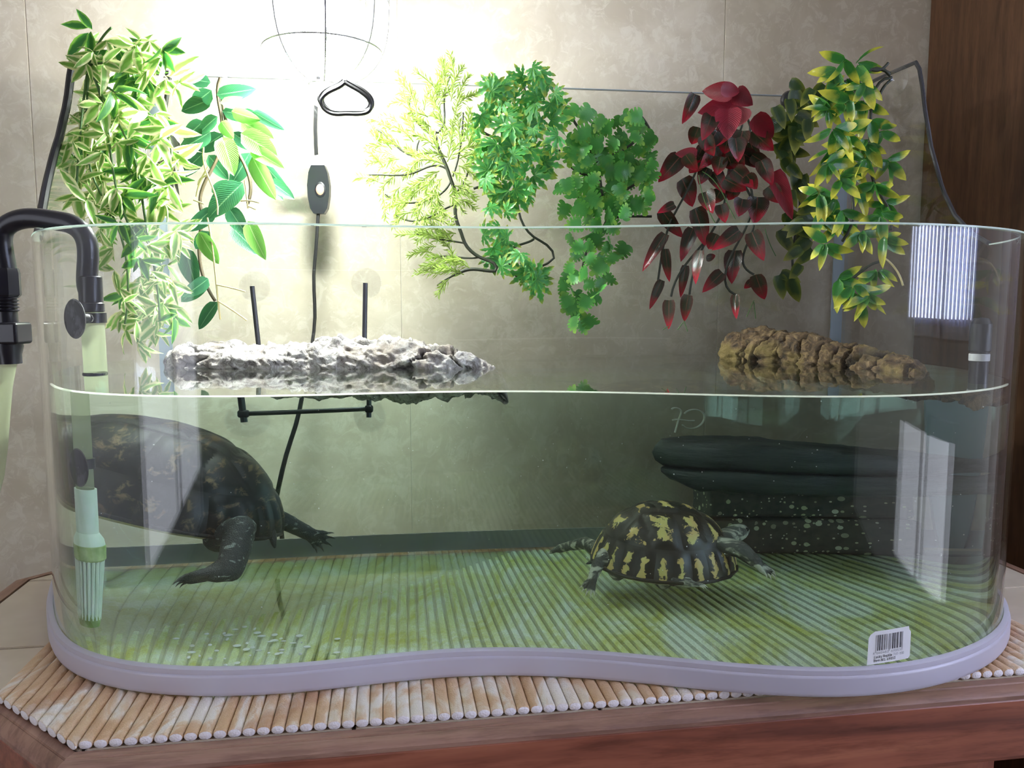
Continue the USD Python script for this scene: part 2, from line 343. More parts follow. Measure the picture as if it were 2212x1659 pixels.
# ---------------------------------------------------------------- the tank's outline
PTS = np.array([(-.496, 1.12), (-.532, 1.085), (-.547, 1.03), (-.543, .97), (-.525, .90), (-.496, .84), (-.462, .782), (-.43, .733), (-.396, .696), (-.355, .672), (-.302, .657), (-.254, .653), (-.203, .657), (-.147, .670), (-.067, .686), (0, .691),
                (.062, .686), (.121, .674), (.179, .662), (.237, .655), (.297, .654), (.345, .662), (.393, .683), (.430, .707), (.469, .746), (.507, .80), (.532, .86), (.540, .92), (.531, 1.0), (.516, 1.08), (.512, 1.16), (.512, 1.25)])
tt = np.r_[0, np.cumsum(np.linalg.norm(np.diff(PTS, axis=0), axis=1))]
tck, _ = splprep(PTS.T, u=tt, s=1.2e-4, k=3)
SS = np.linspace(0, tt[-1], 260)
O = np.array(splev(SS, tck)).T; D = np.array(splev(SS, tck, der=1)).T
N = np.c_[D[:, 1], -D[:, 0]]; N /= np.linalg.norm(N, axis=1)[:, None]      # outwards
BL, BR = O[0], O[-1]
ZW, ZR, ZT, GT = .2545, .396, .639, .006
half = SS / tt[-1]
def side_top(i):
    x, y = O[i]
    pts = [(.85, .396), (.875, .412), (.905, .440), (.945, .482), (.985, .53), (1.01, .575), (1.024, .622), (1.032, .639)] if x < 0 else [(.90, .396), (.945, .412), (.98, .437), (1.005, .470), (1.03, .525), (1.045, .575), (1.056, .622), (1.064, .639)]
    return float(np.interp(y, [p[0] for p in pts], [p[1] for p in pts]))
HT = np.array([side_top(i) for i in range(len(O))])
def wall_strip(outer, inner, zb, zt):
    """A standing sheet between two plan curves, with bottom and top heights."""
    n = len(outer); zb = np.broadcast_to(zb, (n,)); zt = np.broadcast_to(zt, (n,))
    v = np.vstack([np.c_[outer, zb], np.c_[outer, zt], np.c_[inner, zt], np.c_[inner, zb]])
    f = []
    for a, b in ((0, 1), (1, 2), (2, 3), (3, 0)):
        for i in range(n - 1):
            p, q, r, s = a * n + i, a * n + i + 1, b * n + i + 1, b * n + i
            f += [(p, q, r), (p, r, s)]
    f += [(0, n, 2 * n), (0, 2 * n, 3 * n), (n - 1, 3 * n - 1, 2 * n - 1), (n - 1, 4 * n - 1, 3 * n - 1)]
    return v, np.array(f)
tank = thing('turtle_tank', (0, .95, 0), 'large glass turtle tank with a wavy bent front and tall back on the bath mat', 'aquarium')
put(tank, 'front_glass', wall_strip(O, O - N * GT, .0015, HT), 'tank_glass')
bd = (BR - BL) / np.linalg.norm(BR - BL); bn = np.array([-bd[1], bd[0]])     # away from the viewer
if bn[1] < 0: bn = -bn
bl, br = BL + bd * .0065, BR - bd * .0065
put(tank, 'back_glass', wall_strip(np.array([bl, br]), np.array([bl - bn * GT, br - bn * GT]), .0015, .639), 'tank_glass', smooth=False)
put(tank, 'back_rim', wall_strip(np.array([bl, br]), np.array([bl - bn * GT, br - bn * GT]), .6392, .6402), 'silicone', smooth=False)
sel = HT < .3965
put(tank, 'front_rim', wall_strip(O[sel], O[sel] - N[sel] * GT, .3962, .3976), 'glass_edge')
for name, m in (('left', (O[:, 0] < 0) & ~sel), ('right', (O[:, 0] > 0) & ~sel)):
    q = np.c_[O[m] - N[m] * GT / 2, HT[m] + .0012]
    k = np.unique(np.linspace(0, len(q) - 1, 46).astype(int))
    put(tank, 'side_edge_trim', tube(q[k], .0048 if name == 'left' else .0026, 8), 'black_rubber' if name == 'left' else 'dark_clip')
for p, dd in ((BL, 1), (BR, -1)):
    c0 = p + bd * .013 * dd - bn * .0085
    put(tank, 'corner_seal', wall_strip(np.array([c0 - bd * .009, c0 + bd * .009]), np.array([c0 - bd * .009 - bn * .002, c0 + bd * .009 - bn * .002]), .003, .632), 'silicone', smooth=False, label='grey-blue silicone strip in the back corner')
# base ring all round
foot = Polygon(np.vstack([O, [BR + bn * .0], [BL + bn * .0]])).buffer(0)
rc = foot.buffer(.004, quad_segs=12)
L = rc.exterior.length
rp = np.array([rc.exterior.interpolate(s).coords[0] for s in np.linspace(0, L, 420, endpoint=False)])
rt = np.roll(rp, -1, 0) - np.roll(rp, 1, 0); rn = np.c_[rt[:, 1], -rt[:, 0]]; rn /= np.linalg.norm(rn, axis=1)[:, None]
if not foot.buffer(.02).contains(Point(rp[0] - rn[0] * .001)) or foot.contains(Point(rp[0] + rn[0] * .006)): rn = -rn
prof = [(.0012, .0003), (.0022, .0012), (.0030, .004), (.0030, .0165), (.0022, .0180), (.0012, .0188), (.0014, .0200), (.0012, .0232), (-.0006, .0246), (-.0034, .0248), (-.0036, .0215), (-.0036, .0003)]
n, k = len(rp), len(prof)
rv = np.vstack([np.c_[rp + rn * d, np.full(n, z)] for d, z in prof])
rf = []
for a in range(k):
    for i in range(n):
        j, b = (i + 1) % n, (a + 1) % k
        rf += [(a * n + i, a * n + j, b * n + j), (a * n + i, b * n + j, b * n + i)]
rm = trimesh.Trimesh(rv, np.array(rf), process=False); rm.fix_normals()
put(tank, 'base_ring', V(rm), 'ring_plastic', smooth=35, label='lavender grey plastic base ring of the tank')

# water
gin = foot.buffer(-.0068, join_style=2)
si = np.linspace(0, len(O) - 1, 240).astype(int)
front_in = O - N * .0068
front_in = front_in[[gin.buffer(.0004).contains(Point(p)) for p in front_in]]
wb = np.array([BL + bd * .0068 - bn * .0068, BR - bd * .0068 - bn * .0068])
ring = np.vstack([front_in, wb[1] + (wb[0] - wb[1]) * np.linspace(0, 1, 12)[:, None]])
wp = Polygon(ring).buffer(0)
ring = np.array(wp.exterior.coords)[:-1]
if not wp.exterior.is_ccw: ring = ring[::-1]
ZB = -.0013
tv_, tfc = trimesh.creation.triangulate_polygon(Polygon(ring), engine='earcut')
n = len(ring)
wv = np.vstack([np.c_[ring, np.full(n, ZB)], np.c_[ring, np.full(n, ZW)]])
wf = []
for i in range(n):
    j = (i + 1) % n
    wf += [(i, j, n + j), (i, n + j, n + i)]
from scipy.spatial import cKDTree
ix = cKDTree(ring).query(np.asarray(tv_)[:, :2])[1]
cap = ix[np.asarray(tfc)]
ar = np.cross(ring[cap[:, 1]] - ring[cap[:, 0]], ring[cap[:, 2]] - ring[cap[:, 0]])
cap[ar < 0] = cap[ar < 0][:, ::-1]
wf = np.vstack([wf, cap + n, cap[:, ::-1]])
water = thing('water', (0, .95, 0), 'clear greenish water filling two thirds of the turtle tank', 'water', kind='stuff')
put(water, 'water_body', (wv, wf), 'water', smooth=40)
fs_ = np.array([p[1] < .765 for p in front_in]); mi = np.where(fs_)[0]
put(water, 'meniscus', wall_strip(front_in[mi] + N[:1] * 0, front_in[mi] - np.array([N[np.argmin(((O - p) ** 2).sum(1))] for p in front_in[mi]]) * .0018, ZW + .0002, ZW + .0015), 'meniscus')

# ---------------------------------------------------------------- bath mat
bm = thing('bath_mat', tf(.4, .1, -.0085), 'foam bath mat of orange and cream printed ribs under the turtle tank', 'mat')
outl = gin.buffer(-.002)
fade_x = [-.45, -.347, -.232, -.136, -.003, .073, .2]; fade_y = [.80, .905, .96, 1.05, 1.20, 1.30, 1.4]
def rib_lift(p):
    """Height of a rib's top: pressed flat against the glass floor in front and right, a little off it at the back left."""
    y = np.interp(p[0], fade_x, fade_y); k = np.clip((.10 - p[0]) / .2, 0, 1)
    return -np.clip((p[1] - y + .09 + .01 * k) / (.16 + .02 * k), 0, 1) * .0016 - .00055 - .0001 * k
for i in range(90):
    e = -.0885 + .011 * i
    u0 = max(-.0015, -e * .96, e - .835)
    u1 = .60
    hit = LineString([tf(e, u0)[:2], tf(e, u1)[:2]]).intersection(outl)
    us_ = [u0, u0 + .0015] + list(np.linspace(u0 + .04, u1, 15))
    if not hit.is_empty:
        for g_ in getattr(hit, 'geoms', [hit]):
            for q in (g_.coords[0], g_.coords[-1]):
                uq = (np.array(q) - P0) @ U; us_ += [uq - .0006, uq + .0006]
    us_ = np.array(sorted(x for x in us_ if u0 <= x <= u1))
    g_ = np.linspace(0, 2 * np.pi, 12, endpoint=False) + np.pi / 12
    sq = lambda a: np.sign(a) * np.abs(a) ** .8
    v, water_tint = [], []
    for j, uu in enumerate(us_):
        p = tf(e, uu); lift = rib_lift(p)
        k = .88 if j == 0 else 1.0
        slant = (-1 if e < 0 else 1 if e > .835 else 0)
        for a in g_:
            dx = .00546 * sq(np.cos(a)) * k
            du = (slant * dx if j < 2 else 0)
            q = tf(e + dx, uu + du); v.append((q[0], q[1], -.0041 + lift / 2 + (.0041 + lift / 2) * np.sin(a) * k))
            water_tint.append(1.0 if outl.contains(Point(p[:2])) else 0.0)  # ribs under the tank take the painted water colour
    n = len(g_); f = []
    for j in range(len(us_) - 1):
        for a in range(n):
            b = (a + 1) % n
            f += [(j * n + a, j * n + b, (j + 1) * n + b), (j * n + a, (j + 1) * n + b, (j + 1) * n + a)]
    v.append(np.mean(v[:n], axis=0)); water_tint.append(0.0); f += [(len(v) - 1, (a + 1) % n, a) for a in range(n)]
    mm = trimesh.Trimesh(np.array(v), np.array(f), process=False)
    put(bm, 'rib', V(mm), 'mat_rib', smooth=True, attrs=dict(water_tint=water_tint))
MP = Polygon([(-.088, .086), (.001, .001), (.834, .001), (.895, .062), (.895, .60), (-.088, .60)])
put(bm, 'backing', tv(extrude(MP.buffer(-.0012), -.0072, -.0052)), 'mat_backing')
# ---------------------------------------------------------------- the lamp
LC = np.array([-.241, 1.055, .690])
lamp = thing('cage_lamp', LC, 'glaring cage lamp hanging over the back of the turtle tank', 'lamp')
b = trimesh.creation.icosphere(3, 1.0); bv = b.vertices * np.array([.052, .052, .058]); put(lamp, 'bulb', (bv + LC, b.faces), 'bulb_glow', smooth=True)
put(lamp, 'bulb_face', lathe([(.0005, -.0625), (.030, -.0610), (.040, -.056), (.0402, -.054), (.030, -.057), (.0005, -.058)], LC, LC + [0, .43, .90]), 'bulb_face_glow', smooth=False)
put(lamp, 'bulb_socket', lathe([(.001, 0), (.020, 0), (.022, .01), (.022, .045), (.016, .06), (.001, .06)], LC + [0, 0, .056], LC + [0, 0, .2]), 'black_plastic')
put(lamp, 'reflector', lathe([(.024, .078), (.060, .074), (.086, .060), (.090, .056), (.088, .055), (.060, .069), (.024, .074)], LC, LC + [0, 0, 1], 32), 'white_enamel')
for k in range(8):
    g = 2 * np.pi * (k + .35) / 8
    pr = [(.086, .056), (.0835, .0), (.072, -.045), (.046, -.072), (.018, -.080)]
    put(lamp, 'cage_wire', tube(spline([LC + [r * np.cos(g), r * np.sin(g), z] for r, z in pr], 14), .0011, 6), 'wire_metal')
for r, z in ((.0845, .02), (.0745, -.040), (.018, -.080)):
    g = np.linspace(0, 2 * np.pi, 40); put(lamp, 'cage_ring', tube(np.c_[LC[0] + r * np.cos(g), LC[1] + r * np.sin(g), np.full(40, LC[2] + z)], .0011, 6, caps=False), 'wire_metal')
put(lamp, 'hanging_rod', tube([LC + [0, 0, .11], LC + [0, .01, .9], LC + [0, .01, 1.07]], .004, 8), 'wire_metal')
# its coiled spare cable
zc = lambda x, y, d: at(560 + x / 6.38, y / 6.38, d)
loop = [(1180, 1130), (1330, 1215), (1470, 1310), (1545, 1420), (1530, 1510), (1420, 1560), (1200, 1562), (1000, 1556), (890, 1490), (845, 1400), (900, 1300), (1040, 1220)]
for k, (d, dx, dy) in enumerate(((1.0, 0, 8), (1.008, 22, -26), (1.016, -24, -40))):
    pts = [zc(x * .985 + 15 + dx, y + dy, d) for x, y in loop]; pts.append(pts[0])
    put(lamp, 'cable_coil', tube(spline(pts, 60), .0025, 6), 'black_cord')
put(lamp, 'coil_tie', tube(spline([zc(1180, 1130, 1.003), zc(1175, 1080, 1.02), LC + [.02, 0, -.076]], 8), .0025, 6), 'black_cord')
# cord with the inline switch, hanging between the back glass and the wall
cord = thing('switch_cord', (-.288, 1.196, .55), 'black lamp cord with an inline switch hanging behind the back glass', 'power cord')
cp = [(-.270, 1.19, .70), (-.283, 1.196, .635), (-.286, 1.196, .55), (-.284, 1.196, .52)]
put(cord, 'upper_cable', tube(spline(cp, 16), .0028, 8), 'black_cord')
cp = [(-.284, 1.196, .475), (-.286, 1.196, .455), (-.290, 1.195, .41), (-.294, 1.195, .369), (-.294, 1.195, .307), (-.301, 1.194, .259), (-.310, 1.192, .205), (-.315, 1.191, .178), (-.328, 1.189, .129), (-.338, 1.188, .079), (-.346, 1.203, .052), (-.351, 1.232, .022), (-.353, 1.249, -.02), (-.353, 1.250, -.30), (-.353, 1.250, -.72)]
put(cord, 'lower_cable', tube(spline(cp, 60), .0026, 8), 'black_cord')
sw = [(.007, -.034), (.0115, -.027), (.0145, -.010), (.0150, .006), (.0125, .024), (.009, .033)]
q = [(-x, z) for x, z in sw] + [(x, z) for x, z in sw[::-1]]
body = trimesh.creation.extrude_polygon(Polygon(q).buffer(.0012), .012, engine='earcut')
v = body.vertices; v = np.c_[-.2835 + v[:, 0], 1.2035 - v[:, 2], .4975 + v[:, 1]]
sb = trimesh.Trimesh(v, body.faces, process=False); sb.fix_normals()
housing = put(cord, 'switch_housing', V(sb), 'black_plastic')
k = trimesh.creation.icosphere(2, 1.0); put(housing, 'rocker', (k.vertices * [.0062, .003, .0085] + [-.2805, 1.1912, .4965], k.faces), 'switch_rocker', label='reddish clear rocker button')
k = trimesh.creation.icosphere(2, 1.0); put(housing, 'rocker_rim', (k.vertices * [.0082, .0016, .0115] + [-.2805, 1.1914, .4965], k.faces), 'black_rubber')
tag = at(658, 352, 1.190)
a = math.radians(12); R2 = np.array([[math.cos(a), 0, math.sin(a)], [0, 1, 0], [-math.sin(a), 0, math.cos(a)]]).T
tg = put(cord, 'paper_tag', rbox(tag + [0, .002, 0], (.050, .0006, .0155), .0003, R2), 'label_paper')
m = meshkit.text_mesh('CE', .006, .0003); mv = m.vertices - [.004, .003, 0]
mv = np.c_[mv[:, 0], -mv[:, 2], mv[:, 1]] @ R2.T + tag + np.array([.006, .0015, 0])
put(tg, 'print', (mv, m.faces), 'label_grey_ink', smooth=False)

# ---------------------------------------------------------------- filter intake, over the left of the front
fi = thing('filter_intake', (-.385, .735, .2), 'black bent filter pipe with green strainer hooked over the left rim', 'filter intake')
bend = [(-.4635, .735, .352), (-.4635, .735, .390), (-.4600, .735, .400), (-.4500, .735, .4065), (-.410, .735, .4062), (-.399, .735, .4035), (-.3890, .735, .395), (-.3855, .735, .383), (-.3850, .735, .340)]
put(fi, 'bent_pipe', tube(spline(bend, 50), .0090, 18), 'black_plastic')
put(fi, 'pipe_collar', lathe([(.0092, 0), (.0108, .001), (.0108, .008), (.0100, .009), (.0102, .010), (.0102, .032), (.0090, .033)], (-.385, .735, .324), (-.385, .735, .4)), 'black_plastic')
tubev = tube(spline([(-.385, .735, .326), (-.3842, .735, .25), (-.3838, .735, .150)], 14), .0100, 20, caps=False)
put(fi, 'clear_tube', tubev, 'clear_tube_wall', smooth=True, label='clear plastic tube with an algae tinge')
put(fi, 'tube_edge', lathe([(.0101, 0), (.0106, .0006), (.0106, .0022), (.0101, .003)], (-.385, .735, .266), (-.385, .735, .3)), 'black_plastic')
st = put(fi, 'strainer_neck', lathe([(.0101, .045), (.0122, .045), (.0122, .004), (.0165, -.002), (.0175, -.008), (.0165, -.012), (.0122, -.014), (.0101, .0)], (-.3838, .735, .118), (-.3838, .735, .3)), 'strainer_plastic')
put(st, 'algae_band', lathe([(.0167, -.0065), (.0180, -.008), (.0178, -.020), (.0160, -.022)], (-.3838, .735, .118), (-.3838, .735, .3)), 'strainer_algae')
for k in range(18):
    g = 2 * np.pi * k / 18; r0, r1 = .0150, .0118
    p0 = np.array([-.3838 + r0 * np.cos(g), .735 + r0 * np.sin(g), .100]); p1 = np.array([-.3870 + r1 * np.cos(g), .735 + r1 * np.sin(g), .040])
    put(fi, 'strainer_slat', tube(np.array([p0, p1]), .0019, 6), 'strainer_plastic')
put(fi, 'strainer_core', lathe([(.001, 0), (.0118, 0), (.0095, -.058), (.001, -.060)], (-.3838, .735, .100), (-.3838, .735, .3)), 'strainer_plastic')
put(fi, 'strainer_cap', lathe([(.001, 0), (.0125, 0), (.0135, -.004), (.0115, -.012), (.001, -.013)], (-.387, .735, .045), (-.387, .735, .3)), 'strainer_algae')
def nrm(p):
    i = np.argmin(((O - np.asarray(p)[:2]) ** 2).sum(1)); return O[i], N[i]
for p, z, name in (((-.383, .688), .319, 0), ((-.391, .692), .187, 1)):
    o, nn = nrm(p); base = np.array([*(o - nn * .0072), z]); inn = base - np.array([*nn, 0]) * .1
    cup = put(fi, 'suction_cup', lathe([(.001, 0), (.0165, 0), (.0175, .0008), (.0165, .0020), (.010, .0035), (.005, .006), (.004, .013), (.001, .0135)], base, inn), 'suction_rubber')
    tip = base - np.array([*nn, 0]) * .012
    cx = -.385 + (0 if not name else .001)
    put(cup, 'clip_arm', tube(spline([tip, (tip + [cx, .735, z]) / 2 + [0, -.002, 0], (cx, .726, z)], 8), .0042, 8), 'black_plastic')
    put(cup, 'clip_ring', lathe([(.0103, 0), (.0122, 0), (.0122, .009), (.0103, .009)], (cx, .735, z - .0045), (cx, .735, z + .1)), 'black_plastic')
hx = (-.4635, .735)
nut = put(fi, 'hose_nut', lathe([(.0092, .012), (.0125, .012), (.0135, .008), (.0135, -.012), (.0115, -.014), (.0095, -.014)], (*hx, .352), (*hx, .5), 8), 'black_plastic')
put(fi, 'hose_thread', join(*[lathe([(.009, 0), (.0112, .0013), (.009, .0026)], (*hx, .3365 - .0030 * k), (*hx, .5)) for k in range(5)], lathe([(.0092, .016), (.0092, -.016)], (*hx, .33), (*hx, .5))), 'black_plastic')
put(fi, 'valve_block', rbox((-.4620, .735, .305), (.029, .026, .020), .003), 'black_plastic')
put(fi, 'hose_tail', lathe([(.0115, 0), (.0125, -.004), (.0105, -.012), (.0105, -.02)], (*hx, .297), (*hx, .5)), 'black_plastic')
put(fi, 'hose', tube(spline([(-.4640, .735, .282), (-.4750, .734, .22), (-.4890, .725, .14), (-.53, .70, .07), (-.585, .68, .0), (-.64, .67, -.08), (-.66, .67, -.4), (-.66, .67, -.73)], 40), .0075, 14), 'clear_tube_wall', label='clear hose leading down')

# ---------------------------------------------------------------- black rod frame on the back glass
rf_ = thing('rod_frame', (-.28, 1.12, .19), 'black H-shaped plastic rod frame stuck to the inside of the back glass', 'mounting frame')
for x0, y0, zt, x1, zb in ((-.360, 1.115, .355, -.347, .183), (-.207, 1.1365, .360, -.213, .185)):
    put(rf_, 'upright_rod', tube(np.array([(x0, y0, zt), ((x0 + x1) / 2, y0, (zt + zb) / 2), (x1, y0, zb)]), .0034, 10), 'black_plastic')
    for x, z in ((x0, zt), (x1, zb)):
        o = np.array([x, y0 + .0065, z]); nb_ = np.array([*bn, 0])
        gp = BL + bd * ((o[:2] - BL) @ bd); base = np.array([*(gp - bn * .0072), z])
        put(rf_, 'suction_cup', lathe([(.001, 0), (.0205, 0), (.0215, .0006), (.019, .002), (.009, .004), (.0045, .0055), (.004, .010), (.001, .0105)], base, base - nb_ * .1), 'clear_plastic', smooth=40, label='clear suction cup')
put(rf_, 'cross_bar', tube(np.array([(-.347, 1.1155, .1935), (-.28, 1.126, .1945), (-.2125, 1.1365, .1960)]), .0030, 10), 'black_plastic')
for x, y, z in ((-.3475, 1.1155, .1935), (-.2125, 1.1365, .1960)):
    put(rf_, 'rod_joint', rbox((x, y, z), (.011, .009, .010), .003), 'black_plastic')

# ---------------------------------------------------------------- floating cork bark
def bark(name, stops, c1, c2, c3, scale, seed):
    mat(name, {'g': ('texture_coordinate', {}), 'n': ('noise_texture', dict(scale=scale, detail=6, roughness=.7, distortion=.6)), 'n3': ('noise_texture', dict(scale=scale * .25, detail=3)),
               'r': ('rgb_ramp', dict(ramp=[(.34, c1), (.47, c2), (.62, c3)])), 'at': ('attribute', dict(attribute='crack')), 'mk': ('mix', dict(mix_type='mix', color2=tuple(x * .35 for x in c1))),
               'm3': ('mix', dict(mix_type='mix', color2=stops)), 'r3': ('rgb_ramp', dict(ramp=[(.50, (0, 0, 0)), (.64, (.8, .8, .8))])),
               'b': ('bump', dict(strength=1.0, distance=.006)), 'p': ('principled_bsdf', dict(roughness=.7))},
        [('g.object', 'n.vector'), ('g.object', 'n3.vector'), ('n.fac', 'r.fac'), ('n3.fac', 'r3.fac'), ('r3.color', 'm3.fac'), ('r.color', 'm3.color1'), ('m3.color', 'mk.color1'), ('at.fac', 'mk.fac'), ('mk.color', 'p.base_color'), ('n.fac', 'b.height'), ('b.normal', 'p.normal')])
bark('grey_bark', (.26, .21, .17), (.07, .06, .055), (.36, .33, .31), (.62, .60, .57), 95, 1)
bark('brown_bark', (.20, .145, .04), (.022, .013, .006), (.095, .056, .024), (.23, .150, .068), 80, 2)
def log(name, label, axis, radii, m, seed, rough, ringy, nl=230, na=96):
    ax = spline(axis, nl); tl = np.linspace(0, 1, nl)
    ry = np.interp(tl, [r[0] for r in radii], [r[1] for r in radii]); rz = np.interp(tl, [r[0] for r in radii], [r[2] for r in radii])
    d = ax[-1] - ax[0]; d[2] = 0; d /= np.linalg.norm(d); s = np.array([-d[1], d[0], 0])
    g = np.linspace(0, 2 * np.pi, na, endpoint=False)
    P = ax[:, None] + (np.cos(g)[None, :, None] * s * ry[:, None, None]) + np.sin(g)[None, :, None] * np.array([0, 0, 1.0]) * rz[:, None, None]
    C0 = np.repeat(ax[:, None], na, 1); out = P - C0; ln = np.linalg.norm(out, axis=2, keepdims=True) + 1e-9; out /= ln
    al = np.repeat(tl[:, None], na, 1)[..., None]
    q = P * np.array([1, 1, 1.0])
    f1 = meshkit.fbm(q * 38 + seed, 5, seed) - .5; f2 = meshkit.fbm(q * np.array([90, 90, 140]) + seed * 3, 4, seed + 9) - .5
    rg = np.abs(meshkit.fbm(np.stack([al[..., 0] * ringy + f1 * 1.1, q[..., 2] * 9, q[..., 1] * 9], -1), 3, seed + 5) - .5)
    crack = np.clip(1 - rg / .035, 0, 1)
    f3 = meshkit.fbm(q * np.array([210, 210, 320]) + seed, 3, seed + 3) - .5
    disp = rough * (f1 * 1.3 + f2 * .75 + f3 * .30) - crack * rough * .6
    lim = np.minimum(1, ln[..., 0] / .012)
    P = P + out * (disp * lim)[..., None]
    v = P.reshape(-1, 3); i, j = np.meshgrid(np.arange(nl - 1), np.arange(na), indexing='ij')
    qd = np.stack([i * na + j, i * na + (j + 1) % na, (i + 1) * na + (j + 1) % na, (i + 1) * na + j], -1).reshape(-1, 4)
    f = np.vstack([qd[:, [0, 1, 2]], qd[:, [0, 2, 3]]]); k = len(v)
    v = np.vstack([v, P[0].mean(0), P[-1].mean(0)]); cr = np.r_[crack.ravel(), .5, .5]
    f = np.vstack([f, [(k, (a + 1) % na, a) for a in range(na)], [(k + 1, (nl - 1) * na + a, (nl - 1) * na + (a + 1) % na) for a in range(na)]])
    mm = trimesh.Trimesh(v, f, process=False); mm.fix_normals()
    t = thing(name, ax[nl // 2], label, 'bark', 'pieces of floating cork bark')
    put(t, 'bark_body', V(mm), m, smooth=True, attrs=dict(crack=cr))
    return t
g1 = log('cork_bark', 'pale grey cork bark floating on the left under the lamp', [(-.425, .990, .258), (-.32, .985, .256), (-.20, .985, .256), (-.09, .975, .252), (-.045, .968, .247), (-.004, .962, .222)],
    [(0, .010, .012), (.06, .032, .022), (.25, .042, .025), (.5, .048, .032), (.7, .046, .034), (.84, .030, .026), (.93, .017, .015), (.985, .014, .011), (1, .002, .002)], 'grey_bark', 3, .0165, 5)
for c_, s_ in (((-.402, .975, .262), (.018, .020, .018)), ((-.345, .962, .258), (.026, .022, .019)), ((-.36, 1.0, .270), (.04, .02, .014))):
    b = trimesh.creation.icosphere(4, 1.0); v = b.vertices * s_ + c_; v = v + b.vertices * ((meshkit.fbm(v * 60, 5, 4) - .5) * .016)[:, None]
    put(g1, 'bark_knob', (v, b.faces), 'grey_bark', smooth=True, attrs=dict(crack=np.clip(1 - np.abs(meshkit.fbm(v * 30, 3, 8) - .5) / .03, 0, 1)))
g2 = log('cork_bark', 'brown cracked cork bark floating at the right end of the tank', [(.312, 1.135, .262), (.345, 1.09, .264), (.40, 1.03, .258), (.445, .955, .250), (.458, .905, .243), (.428, .868, .233)],
    [(0, .014, .016), (.05, .034, .030), (.25, .040, .034), (.45, .034, .027), (.65, .032, .025), (.85, .026, .020), (.96, .016, .014), (1, .004, .004)], 'brown_bark', 11, .0150, 18)

# ---------------------------------------------------------------- stones under water on the right
def stone_mat(name, base, c):
    mat(name, {'g': ('texture_coordinate', {}), 'v': ('voronoi_texture', dict(scale=95, randomness=1)), 'v2': ('voronoi_texture', dict(scale=230)), 'sel': ('separate_color', {}),
               'gt': ('math', dict(math_type='greater_than', value2=.46)), 'lt': ('math', dict(math_type='less_than', value2=.30)), 'an': ('math', dict(math_type='multiply')),
               'sel2': ('separate_color', {}), 'gt2': ('math', dict(math_type='greater_than', value2=.80)), 'lt2': ('math', dict(math_type='less_than', value2=.28)), 'an2': ('math', dict(math_type='multiply')),
               'mx0': ('math', dict(math_type='maximum')), 'cr': ('rgb_ramp', dict(ramp=[(0, c[0]), (.5, c[1]), (1, c[2])])), 'n': ('noise_texture', dict(scale=120, detail=4)), 'nr': ('rgb_ramp', dict(ramp=[(.3, base), (.7, tuple(x * 1.9 for x in base))])),
               'mx': ('mix', dict(mix_type='mix')), 'b': ('bump', dict(strength=.5, distance=.001)), 'p': ('principled_bsdf', dict(roughness=.65))},
        [('g.object', 'v.vector'), ('g.object', 'v2.vector'), ('v.color', 'sel.color'), ('sel.r', 'gt.value1'), ('v.distance', 'lt.value1'), ('gt.value', 'an.value1'), ('lt.value', 'an.value2'),
         ('v2.color', 'sel2.color'), ('sel2.r', 'gt2.value1'), ('v2.distance', 'lt2.value1'), ('gt2.value', 'an2.value1'), ('lt2.value', 'an2.value2'), ('an.value', 'mx0.value1'), ('an2.value', 'mx0.value2'),
         ('sel.g', 'cr.fac'), ('g.object', 'n.vector'), ('n.fac', 'nr.fac'), ('mx0.value', 'mx.fac'), ('nr.color', 'mx.color1'), ('cr.color', 'mx.color2'), ('mx.color', 'p.base_color'), ('mx0.value', 'b.height'), ('b.normal', 'p.normal')])
stone_mat('aggregate', (.060, .044, .036), ((.34, .30, .24), (.60, .60, .36), (.74, .70, .60)))
def paver(z0, z1, de, lab):
    m = trimesh.Trimesh(*rbox((.80 + de, .505, (z0 + z1) / 2), (.192, .056, z1 - z0), .006), process=False)
    for _ in range(2): m = m.subdivide()
    v = np.array(m.vertices); v = v + (meshkit.fbm(v * 140, 3, 4) - .5)[:, None] * .0022 * np.sign(v - [.80 + de, .505, (z0 + z1) / 2])
    t = thing('paving_block', tf(.80 + de, .505, z0), lab, 'paving stone', 'paving blocks under the stone slab')
    put(t, 'block', tv((v, m.faces)), 'aggregate', smooth=40)
paver(.0004, .0485, .003, 'speckled brown paving block on the tank floor, the lower of two')
paver(.0492, .0985, 0, 'speckled brown paving block under the dark slab, the upper of two')
mottled('slate', (.006, .007, .006), (.035, .038, .034), 22, rough=.6, bump=.8, bscale=60, stretch=(.5, 1, 4), detail=6)
sl = thing('stone_slab', (.33, 1.11, .1), 'dark layered stone slab resting on the two paving blocks', 'stone slab')
